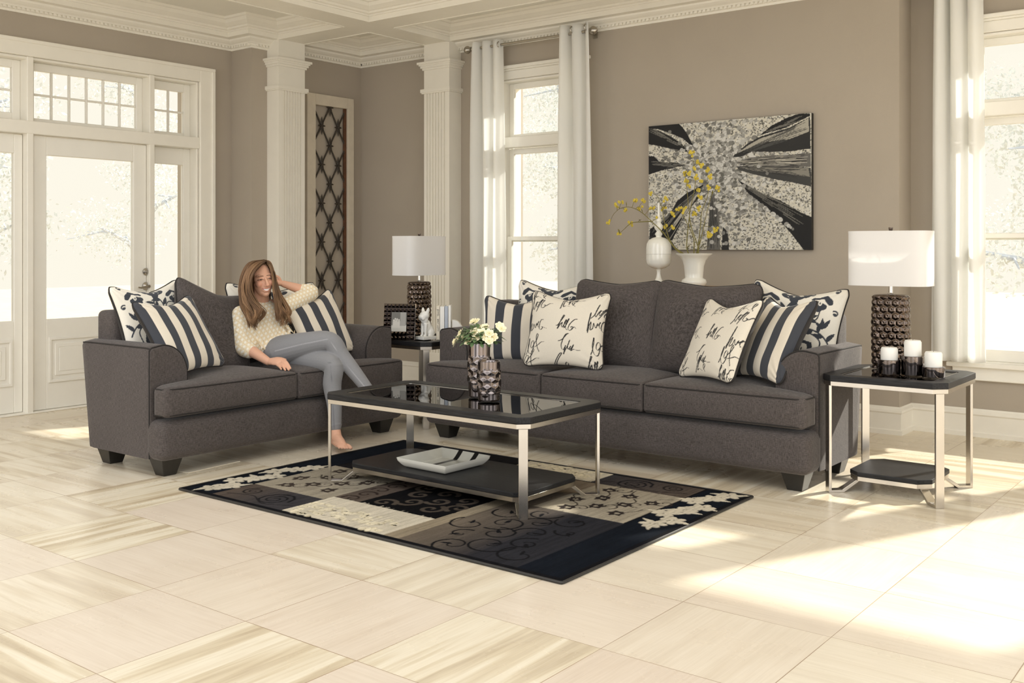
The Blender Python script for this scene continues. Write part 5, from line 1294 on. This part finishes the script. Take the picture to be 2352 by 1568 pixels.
def remeshed(name, mb, mat, voxel, parent=None, smooth_it=4, cols=None, fac=.5):
    me = bpy.data.meshes.new(name); me.from_pydata(mb.v, [], mb.f); o = bpy.data.objects.new(name, me); COL.objects.link(o)
    md = o.modifiers.new('r', 'REMESH'); md.mode = 'VOXEL'; md.voxel_size = voxel
    if smooth_it: sm = o.modifiers.new('s', 'SMOOTH'); sm.iterations = smooth_it; sm.factor = fac
    dg = bpy.context.evaluated_depsgraph_get(); ev = o.evaluated_get(dg); me2 = bpy.data.meshes.new_from_object(ev)
    bpy.data.objects.remove(o); bpy.data.meshes.remove(me); me2.name = name
    if cols is not None:
        n = len(me2.vertices); a = np.empty(n*3, np.float32); me2.vertices.foreach_get('co', a); set_cols(me2, cols(a.reshape(-1, 3)))
    me2.materials.clear(); return link(name, me2, mat, parent, angle=180)
def bulldog():
    c = cpos(978, 779); root = empty('bulldog_bookend', (c.x, c.y, .5862), TH+.75); m = MB()
    B = lambda x, y, z, rx, ry, rz, R=None: m.ball((x, y, z), (rx, ry, rz), 16, 12, R)
    # side on, looking to the left of the picture, sitting
    B(.012, 0, .085, .03, .026, .05); B(.03, 0, .06, .036, .028, .042); B(-.005, 0, .12, .024, .022, .035)
    B(-.012, 0, .165, .034, .036, .030); B(-.040, 0, .156, .016, .027, .018); B(-.034, .016, .146, .014, .014, .015); B(-.034, -.016, .146, .014, .014, .015); B(-.05, 0, .163, .007, .009, .006); B(-.012, 0, .135, .026, .028, .03)
    for e in (-1, 1): m.tube([(-.004, e*.022, .185), (-.002, e*.029, .204), (.0, e*.031, .219)], [.014, .011, .005], 10)
    for s in (-1, 1):
        m.tube([(-.012, s*.016, .11), (-.016, s*.018, .06), (-.016, s*.018, .028)], [.015, .011, .009], 10); B(-.022, s*.018, .027, .013, .009, .007)
        B(.035, s*.022, .045, .028, .014, .026); B(.018, s*.026, .027, .02, .01, .008)
    remeshed('body', m, 'chalk_white', .0028, root, 5)
    b = MB(); b.box(-.055, .062, -.045, .045, 0, .022); b.build('plinth', 'chalk_white', root, smooth=False, bevel=.002)
    tag(root, 'white sitting bulldog bookend left of the books', 'bookend')
bulldog()
def books():
    s0 = cpos(1002, 780); xs = 0
    specs = [(.024, .232, 'book_cream', 'cream book with dark lettering on its spine, next to the bulldog'), (.030, .228, 'book_white', 'plain white book, second from the bulldog'), (.024, .231, 'book_blue', 'pale blue grey book, third from the bulldog'), (.018, .236, 'book_white', 'thin white book at the curved end')]
    for k, (w, h, mt, lb) in enumerate(specs):
        p = s0+CR*(xs+w/2)+CF*.0; root = empty('book', (p.x, p.y, .5862), TH); D = .15
        m = MB(); m.box(-w/2, w/2, 0, .003, 0, h).box(-w/2, -w/2+.0025, 0, D, 0, h).box(w/2-.0025, w/2, 0, D, 0, h); co = m.build('cover', mt, root, smooth=False, bevel=.0012)
        m = MB(); m.box(-w/2+.003, w/2-.003, .003, D-.004, .003, h-.004); m.build('pages', 'paper', root, smooth=False)
        if k == 0:
            def txt(s, z, size):
                cu = bpy.data.curves.new('t', 'FONT'); cu.body = s; cu.size = size; cu.extrude = .0003; cu.align_x = 'CENTER'; cu.align_y = 'CENTER'; o = bpy.data.objects.new('t', cu); COL.objects.link(o)
                me = bpy.data.meshes.new_from_object(o.evaluated_get(bpy.context.evaluated_depsgraph_get())); bpy.data.objects.remove(o); me.name = 'lettering'; me.materials.clear()
                q = link('lettering', me, 'ink', root, smooth=False); q.location = (0, -.0006, z); q.rotation_euler = (PI/2, PI/2, 0); return q
            txt('JEWEL', .185, .018); txt('BRET LOTT', .10, .017)
        tag(root, lb, 'book', 'books between the two white bookends'); xs += w+.0015
    p = s0+CR*(xs+.006); root = empty('curved_bookend', (p.x, p.y, .5862), TH); m = MB()
    m.box(0, .01, -.0, .10, 0, .1); pr = [(0, 0)]+[(.085*math.sin(t)**.9 if t else 0, .135*math.cos(t)+.0) for t in np.linspace(0, PI/2, 12)]
    m2 = MB(); m2.prism(pr, .02, .09, 'y'); m2.build('quarter_round', 'chalk_white', root, smooth=False, bevel=.003)
    b = MB(); b.box(0, .088, .005, .105, 0, .014); b.build('plinth', 'chalk_white', root, smooth=False, bevel=.002)
    tag(root, 'white curved bookend right of the books, behind the sofa arm', 'bookend')
books()
# floor register beside the loveseat foot
a, b_ = on(432, 1087, 'z', 0), on(552, 1060, 'z', 0)
m = MB(); d = (b_-a).normalized(); n_ = Vector((-d.y, d.x, 0))
m.box(0, (b_-a).length, 0, .09, .0, .004); ang = math.atan2(d.y, d.x); o = m.build('floor_register', 'book_cream', None, smooth=False, bevel=.001); o.location = (a.x, a.y, .0004); o.rotation_euler = (0, 0, ang)
tag(o, 'flat pale floor plate beside the front foot of the loveseat', 'floor plate')
# ---------------------------------------------------------------- the seated woman
def woman():
    J = lambda u, v, x: on(u, v, 'x', x)
    root = empty('person', (-5.0, 4.1, .0)); O = Vector(root.location)
    r = random.Random(12); rs = np.random.default_rng(5)
    def off(m): m.v = [tuple(Vector(v)-O) for v in m.v]; return m
    def limb(m, pts, rad, n=18):
        """smooth tapered limb through joints"""
        P = smooth_pts([tuple(p) for p in pts], 6); k = len(pts); R = np.interp(np.linspace(0, k-1, len(P)), range(k), rad)
        m.tube([Vector(p) for p in P], [float(x) for x in R], n); m.ball(P[0], float(R[0]), 14, 10); m.ball(P[-1], float(R[-1]), 14, 10)
    shR, shL = J(553, 722, -5.19), J(650, 708, -5.10); elR, wrR = J(560, 797, -5.13), J(616, 830, -4.93)
    elL, wrL, hdL = J(712, 671, -5.10), J(652, 652, -5.20), J(628, 648, -5.24)
    neck = J(603, 704, -5.17); hc = J(599.5, 642.5, -5.12); chest = J(602, 745, -5.13); waist = J(622, 785, -5.10); pel = J(650, 806, -5.05)
    hR, kR, aR = J(640, 806, -5.02), J(757, 784, -4.73), J(843, 890, -4.50)
    hL, kL, aL = J(672, 818, -5.00), J(764, 838, -4.665), Vector((-4.615, 4.207, .115))
    S = (shL-shR).normalized(); Up = (neck-pel).normalized(); Fw = S.cross(Up).normalized()
    if Fw.x < 0: Fw = -Fw
    RT = Matrix((S, Fw, S.cross(Fw))).transposed()
    # ---- skin: head, neck, arms, hands, legs and feet in one surface
    b = MB()
    yaw = Vector((.955, -.30, .02)).normalized(); zax = Vector((-.16*ST*0-.10, -.10, 1)); zax = (zax-yaw*zax.dot(yaw)).normalized(); yax = zax.cross(yaw)
    HR = Matrix((yaw, yax, zax)).transposed(); hp = lambda x, y, z: hc+HR @ Vector((x, y, z))
    def hb(x, y, z, rx, ry, rz, n=20): b.ball(hp(x, y, z), (rx, ry, rz), n, n-6, HR)
    hb(-.012, 0, .030, .088, .068, .080, 28); hb(.022, 0, -.028, .058, .054, .072, 26); hb(.034, 0, .012, .046, .056, .055); hb(.046, 0, -.088, .024, .024, .017); hb(.03, 0, -.075, .04, .04, .024)
    for s in (-1, 1):
        hb(.05, s*.034, -.022, .027, .022, .024); hb(.058, s*.028, .027, .022, .024, .010); hb(-.012, s*.069, -.008, .016, .008, .027); hb(.098-.008, s*.0105, -.036, .009, .007, .006); hb(.068, s*.029, .006, .012, .015, .010)
    b.tube([hp(.076, 0, .018), hp(.086, 0, .0), hp(.097, 0, -.02), hp(.102, 0, -.031)], [.006, .0075, .009, .0105], 12); hb(.101, 0, -.032, .0115, .0115, .009)
    hb(.071, 0, -.053, .013, .025, .006); hb(.069, 0, -.069, .013, .021, .006); hb(.064, 0, -.06, .014, .027, .012)
    limb(b, [hp(-.02, 0, -.05), hp(-.025, 0, -.10), neck+Vector((-.01, 0, -.02))], [.048, .045, .055])
    b.ball(chest, (.150, .085, .155), 24, 18, RT); b.ball(waist, (.12, .08, .11), 20, 14, RT); b.ball(pel, (.14, .10, .10), 20, 14, RT)
    limb(b, [shR, neck, shL], [.045, .05, .045])
    limb(b, [shR, shR.lerp(elR, .5), elR], [.046, .042, .037]); limb(b, [elR, elR.lerp(wrR, .35)+Vector((0, 0, .004)), wrR], [.037, .036, .0235])
    limb(b, [shL, shL.lerp(elL, .5), elL], [.046, .042, .037]); limb(b, [elL, elL.lerp(wrL, .35), wrL], [.036, .034, .0225])
    # right hand resting over the cushion edge
    kn = [(650, 829, -4.83), (646.5, 832.5, -4.83), (641, 836, -4.84), (635, 838.5, -4.85)]
    mid = [(659, 836, -4.785), (656, 840, -4.785), (649.5, 843, -4.795), (642, 845, -4.81)]
    tip = [(667, 848, -4.755), (663, 851.5, -4.755), (655, 852, -4.765), (646, 850, -4.78)]
    lift = Vector((0, 0, .006))
    pc = wrR.lerp(J(*kn[1]), .62)+lift; pa = (J(*kn[1])-wrR).normalized(); pb = (J(*kn[0])-J(*kn[3])).normalized(); pn = pa.cross(pb).normalized(); pb = pn.cross(pa); PR = Matrix((pa, pb, pn)).transposed()
    b.ball(pc, (.050, .033, .0165), 18, 12, PR); b.ball(wrR.lerp(pc, .45), (.034, .026, .018), 16, 10, PR)
    for k in range(4):
        A, B_, C_ = J(*kn[k])+lift, J(*mid[k])+lift*1.3, J(*tip[k])+lift; rr = (.0088, .009, .0086, .0075)[k]
        limb(b, [pc.lerp(A, .5), A, B_, C_], [rr*1.1, rr*1.12, rr, rr*.78], 12)
    limb(b, [wrR.lerp(pc, .5)+pb*.016, pc+pb*.027-pn*.006+pa*.01, pc+pb*.027+pa*.045-pn*.012], [.013, .0105, .008], 12)
    # left hand behind the head
    hd = (hdL-wrL).normalized(); b.ball(wrL.lerp(hdL, .6), (.045, .03, .018), 14, 10, Matrix((hd, hd.cross(Vector((0, 0, 1))).normalized(), Vector((0, 0, 1)))).transposed())
    for k in range(4):
        p = hdL+Vector((0, 0, .024-.016*k)); limb(b, [wrL.lerp(p, .7), p, p+hd*.03+Vector((-.01, 0, 0)), p+hd*.055+Vector((-.022, 0, -.006))], [.009, .009, .008, .0065], 10)
    limb(b, [wrL.lerp(hdL, .3)+Vector((0, 0, .01)), wrL.lerp(hdL, .6)+Vector((.01, 0, .035)), hdL+Vector((.012, 0, .045))], [.012, .010, .008], 10)
    # legs inside the jeans and bare feet
    limb(b, [hR, hR.lerp(kR, .5)+Vector((0, 0, .008)), kR, kR.lerp(aR, .3)-Fw*.01, kR.lerp(aR, .62), aR], [.055, .05, .036, .036, .03, .028]); limb(b, [hL, hL.lerp(kL, .5), kL, kL.lerp(aL, .3)+Vector((-.012, 0, 0)), kL.lerp(aL, .62), aL], [.055, .05, .036, .036, .03, .028])
    def foot(an, d, up, L=.235, rot=0):
        d = d.normalized(); sd = up.cross(d).normalized(); up = d.cross(sd); FR = Matrix((d, sd, up)).transposed(); h = an-up*.085+d*.0
        q = lambda x, y, z: h+FR @ Vector((x, y, z))
        b.ball(q(-.012, 0, .028), (.034, .027, .03), 16, 10, FR); limb(b, [an, q(.02, 0, .05), q(.08, 0, .034), q(.13, .004, .02)], [.032, .033, .028, .018], 14)
        b.ball(q(.10, .0, .018), (.055, .036, .018), 16, 10, FR); b.ball(q(.06, -.004, .022), (.07, .03, .024), 16, 10, FR)
        for k, (y, x0, x1, rr) in enumerate(((.027, .125, .178, .0115), (.010, .13, .176, .0082), (-.004, .128, .168, .0078), (-.017, .122, .156, .0074), (-.028, .112, .141, .007))):
            limb(b, [q(x0-.03, y*.8, .017), q(x0, y, .017), q((x0+x1)/2, y*1.05, .016), q(x1, y*1.05, .010)], [rr, rr, rr, rr*.9], 10)
    foot(aL, Vector((.90, -.36, 0)), Vector((0, 0, 1)))
    sh = (aR-kR).normalized(); fd = Vector((.55, .80, -.22)).normalized(); foot(aR+sh*.0, fd, (-sh-fd*(-sh).dot(fd)).normalized())
    skin = np.array(hexc(224, 174, 146)); HRn = np.array(HR); hcn = np.array(hc-O)
    def skin_cols(V):
        c = np.tile(skin, (len(V), 1)).astype(float); L = (V-hcn) @ HRn; x, y, z = L[:, 0], L[:, 1], L[:, 2]; head = (np.linalg.norm(L, axis=1) < .14)
        def put(m, col, a=1.): m = np.clip(m, 0, 1)[:, None]*a*head[:, None]; c[:] = c*(1-m)+np.array(col)*m
        ay = np.abs(y)
        put(np.exp(-((ay-.038)**2/.0003+(z+.025)**2/.0003))*(x > .03), hexc(226, 150, 124), .5)
        put(np.exp(-((y)**2/.0002+(z+.034)**2/.0002))*(x > .08), hexc(226, 158, 132), .4)
        q = (ay-.029)/.0165; lid = .0095-.0065*q*q; low = .0025+.0035*q*q; inside = (np.abs(q) < 1)*(x > .04)
        put(inside*(np.minimum(lid-z, z-low)/.0012+.6), hexc(150, 118, 104), .8); put(inside*(np.hypot((ay-.030)/.0062, (z-.006)/.0048) < 1)*1., hexc(52, 36, 28), .9)
        put((np.abs(q) < 1.12)*(x > .04)*(1.5-np.abs(z-lid)/.0014), hexc(44, 28, 22), .95); put((np.abs(q) < 1.)*(x > .04)*(1.2-np.abs(z-low)/.0012), hexc(120, 78, 62), .6)
        bz = .0265+.10*(ay-.018)-(ay-.018)**2*5.5; put((x > .04)*(ay > .010)*(ay < .046)*(1.3-np.abs(z-bz)/.0034), hexc(88, 60, 42), .9)
        # open smile: nearly straight upper lip line, rounder lower one
        zt = -.0535+7*y*y; zb = -.0685+30*y*y; inm = np.minimum(zt-z, z-zb)
        put((x > .05)*(ay < .028)*(inm/.0016+1.9), hexc(190, 106, 98), .85); put((x > .05)*(ay < .0215)*(inm/.0016-.4), hexc(252, 248, 242), 1.)
        put((x > .05)*np.exp(-((ay-.031-(z+.05)*.25)**2/.000006+(z+.05)**2/.0003)), hexc(196, 138, 114), .55)
        return c
    body = remeshed('body', off(b), 'skin_paint', .0021, root, 14, skin_cols, .5)
    # ---- blouse
    m = MB(); m.ball(chest+Vector((0, 0, .0)), (.160, .097, .165), 28, 20, RT); m.ball(chest+Fw*.035-Up*.01+S*.055, (.065, .06, .065), 16, 12, RT); m.ball(chest+Fw*.035-Up*.01-S*.055, (.065, .06, .065), 16, 12, RT)
    m.ball(waist, (.142, .098, .115), 24, 16, RT); m.ball(waist.lerp(pel, .45), (.148, .108, .085), 24, 16, RT); limb(m, [shR, neck-Up*.045, shL], [.052, .05, .05], 20)
    limb(m, [shR+Up*.0, shR.lerp(elR, .5)+Vector((0, -.006, 0)), elR+Vector((0, 0, .005)), elR.lerp(wrR, .22)], [.055, .058, .058, .050], 20)
    limb(m, [shL, shL.lerp(elL, .5)-Vector((0, 0, .004)), elL+Vector((0, .012, -.004)), elL.lerp(wrL, .22)], [.058, .056, .05, .044], 20)
    for k in range(44):    # drape folds
        t = r.random(); A = shR.lerp(elR, t) if k % 3 == 0 else chest.lerp(waist, r.uniform(-.3, 1.3))+S*r.uniform(-.1, .12)+Fw*.085
        d = (S*r.uniform(-.6, .6)+Up*r.uniform(.3, .9)).normalized(); rad = .009; base = A+(Fw*.045 if k % 3 == 0 else Vector()); m.tube([base-d*.06, base, base+d*.06], [.002, rad*1.25, .002], 8)
    Sn, Un, Fn = np.array(S), np.array(Up), np.array(Fw)
    def blouse_cols(V):
        a = V @ Sn; bq = V @ Un; w_ = .026; row = np.round(bq/(w_*.866)); aa = a-row*w_*.5; da = (aa/w_-np.round(aa/w_))*w_; db = bq-row*w_*.866; d = np.hypot(da, db)
        c = np.tile(hexc(240, 228, 200), (len(V), 1)).astype(float); ring = np.clip(1-np.abs(d-.0110)/.0026, 0, 1)[:, None]; c = c*(1-ring*.6)+np.array(hexc(214, 176, 112))*ring*.6
        ins = np.clip((.0078-d)/.002, 0, 1)[:, None]; return c*(1-ins)+np.array(hexc(246, 240, 226))*ins
    remeshed('blouse', off(m), 'printed_cloth', .0034, root, 5, blouse_cols)
    # ---- jeans
    m = MB(); m.ball(pel-Up*.02, (.15, .112, .095), 26, 18, RT)
    limb(m, [pel-S*.05-Up*.02, hR, hR.lerp(kR, .5)+Vector((0, 0, .008)), kR, kR.lerp(aR, .3)-Fw*.01, kR.lerp(aR, .62), aR+Vector((0, 0, -.004))], [.10, .095, .078, .060, .057, .045, .036], 24)
    limb(m, [pel+S*.05-Up*.03, hL, hL.lerp(kL, .5), kL+Vector((0, 0, .0)), kL.lerp(aL, .3)+Vector((-.012, 0, 0)), kL.lerp(aL, .62), aL.lerp(kL, .07)], [.10, .09, .073, .059, .056, .044, .037], 24)
    for K, A, H in ((kR, aR, hR), (kL, aL, hL)):    # creases behind and over the knees, at the ankles
        for t in (.04, .09, .14): p = K.lerp(H, t); dd = (H-K).normalized().cross(Vector((0, 0, 1))).normalized(); m.tube([p+dd*.052+Vector((0, 0, -.02)), p+dd*.03+Vector((0, 0, .045)), p-dd*.03+Vector((0, 0, .05))], [.003, .009, .003], 8)
        for t in (.10, .17, .25): p = A.lerp(K, t); m.loop([p+Vector((.036*math.cos(q), .036*math.sin(q), .006*math.sin(q*2+t*20))) for q in np.linspace(0, 2*PI, 14, endpoint=False)], .005, 6)
    def jean_cols(V):
        n = rs.random(len(V))*.05; c = np.tile(hexc(136, 136, 138), (len(V), 1)).astype(float); Vw = V+np.array(O)
        def seam(P, w=.0028, col=hexc(176, 176, 178)):
            P = np.array([tuple(p) for p in P])
            for i in range(len(P)-1):
                d = P[i+1]-P[i]; t = np.clip(((Vw-P[i]) @ d)/(d @ d), 0, 1)[:, None]; q = np.linalg.norm(Vw-P[i]-d*t, axis=1); k = np.clip(1.4-q/w, 0, 1)[:, None]; c[:] = c*(1-k*.7)+np.array(col)*k*.7
        cd = -CF
        seam([hR+cd*.095+Vector((0, 0, .01)), hR.lerp(kR, .5)+cd*.078+Vector((0, 0, .02)), kR+cd*.058+Vector((0, 0, .02))], .003); seam([kL+cd*.058, kL.lerp(aL, .5)+cd*.05, aL+cd*.036], .004, hexc(104, 105, 110))
        seam([hL.lerp(kL, .6)+cd*.07, kL+cd*.058+Vector((0, 0, .02))], .004, hexc(104, 105, 110)); seam([kR+cd*.058+CR*.02, kR.lerp(aR, .5)+cd*.05, aR+cd*.036], .003)
        up = np.clip((V[:, 2]-.3)*.12, -.03, .05); return c*(1+n[:, None]+up[:, None]*0)
    remeshed('jeans', off(m), 'printed_cloth', .0036, root, 5, jean_cols)
    # ---- hair: a cap on the skull and long waving locks
    m = MB(); m.ball(hp(-.026, 0, .032), (.090, .081, .088), 36, 26, HR); m.ball(hp(-.05, 0, -.03), (.055, .07, .09), 24, 18, HR); m.ball(hp(-.055, 0, -.09), (.045, .075, .07), 24, 18, HR)
    rings = m.v[:]; m.v = [tuple(Vector(v)-O) for v in m.v]
    V = np.array(m.v); base = np.array(hexc(74, 50, 33)); hi = np.array(hexc(110, 78, 52)); cols = []
    ang = np.arctan2((V-hcn) @ HRn[:, 1], (V-hcn) @ HRn[:, 2]); w_ = (np.sin(ang*23)*.5+.5)[:, None]*.6; cols = base*(1-w_)+hi*w_
    nv = len(V); quads = m
    def lock(P, R0, tint):
        P = smooth_pts(P, 5); n = len(P); k0 = len(m.v); m2 = MB(); m2.tube([Vector(p)-O for p in P], [R0*(.35+.65*math.sin(PI*min(1, .15+.8*i/n))**.7)*(1 if i < n-3 else .5*(n-i)/3+.05) for i in range(n)], 5, flat=.7)
        m.add(m2.v, m2.f); return tint, len(m2.v)
    G = {'L': ([(607, 598, -5.16), (574, 604, -5.13), (558, 630, -5.14), (552, 668, -5.15), (555, 703, -5.12), (566, 730, -5.03), (578, 750, -5.00)], [(611, 601, -5.08), (596, 611, -5.03), (580, 634, -5.02), (577, 668, -5.03), (590, 696, -5.015), (602, 716, -4.985), (590, 738, -4.975)]),
         'R': ([(610, 598, -5.16), (622, 606, -5.14), (634, 638, -5.15), (641, 668, -5.13), (654, 700, -5.05), (664, 722, -5.0), (670, 737, -4.98)], [(613, 602, -5.075), (621, 613, -5.04), (627, 638, -5.035), (627, 666, -5.03), (630, 692, -5.01), (638, 722, -4.975), (640, 748, -4.965)])}
    tints = []
    for side, nc, cnt in (('L', 14, 40), ('R', 12, 38)):
        Go, Gi = G[side]
        for c_ in range(nc):
            ca = (c_+.5)/nc; cph = r.uniform(0, 6); cam_ = r.uniform(5, 12); cd_ = r.uniform(-.012, .014); cl = r.uniform(-16, 6); ct = r.random()**1.5
            for k in range(cnt):
                a = ca+r.gauss(0, .045); sp = r.gauss(0, 1.3); sv = r.gauss(0, 1.); P = []; x_ = r.uniform(-.006, .006)
                for i in range(7):
                    u = Go[i][0]*(1-a)+Gi[i][0]*a; v = Go[i][1]*(1-a)+Gi[i][1]*a; x = Go[i][2]*(1-a)+Gi[i][2]*a; t = i/6
                    u += cam_*t**1.5*math.sin(cph+i*1.5)+sp*(.3+t); v += cam_*.4*t*math.cos(cph+i*1.2)+cl*t*t+sv+(r.uniform(-7, 5) if i == 6 else 0); P.append(tuple(J(u, v, x+cd_*(t+.3)+x_)))
                tints.append(lock(P, r.uniform(.0019, .0032), min(1, max(0, ct+r.uniform(-.25, .3)))))
    for k in range(40):      # locks down the back of the neck
        y = r.uniform(-.06, .06); P = [tuple(hp(-.05, y*.5, .11)), tuple(hp(-.11, y, .05)), tuple(hp(-.105, y*1.2, -.04)), tuple(hp(-.08, y*1.3, -.12)), tuple(hp(-.07, y*1.4+r.uniform(-.02, .02), -.19))]; tints.append(lock(P, .007, r.random()*.5))
    for k in range(260):      # strands combed over the cap from the parting
        s = 1 if k % 2 else -1; x = r.uniform(-.10, .05); y1 = s*r.uniform(.075, .084); P = [tuple(hp(x*.9-.01, +.014+s*.004, .121-2.4*(x+.02)**2*1.6)), tuple(hp(x-.01, s*.045, .108-6*(x+.026)**2)), tuple(hp(x-.015, y1, .055-3*(x+.026)**2)), tuple(hp(x-.02, s*.085, -.01)), tuple(hp(x-.03, s*.08, -.07))]; tints.append(lock(P, .0027, r.random()**1.8))
    C = [cols]
    for t, n in tints:
        w2 = np.linspace(0, 1, n)[:, None]*.35+t*.65; C.append(np.array(hexc(66, 45, 32))*(1-w2)+np.array(hexc(166, 130, 96))*w2)
    me = bpy.data.meshes.new('hair'); me.from_pydata(m.v, [], m.f); set_cols(me, np.vstack(C)); link('hair', me, 'hair_strands', root, angle=180)
    return tag(root, 'smiling person with long brown hair, patterned cream blouse and grey jeans, seated on the loveseat', 'person')
woman()
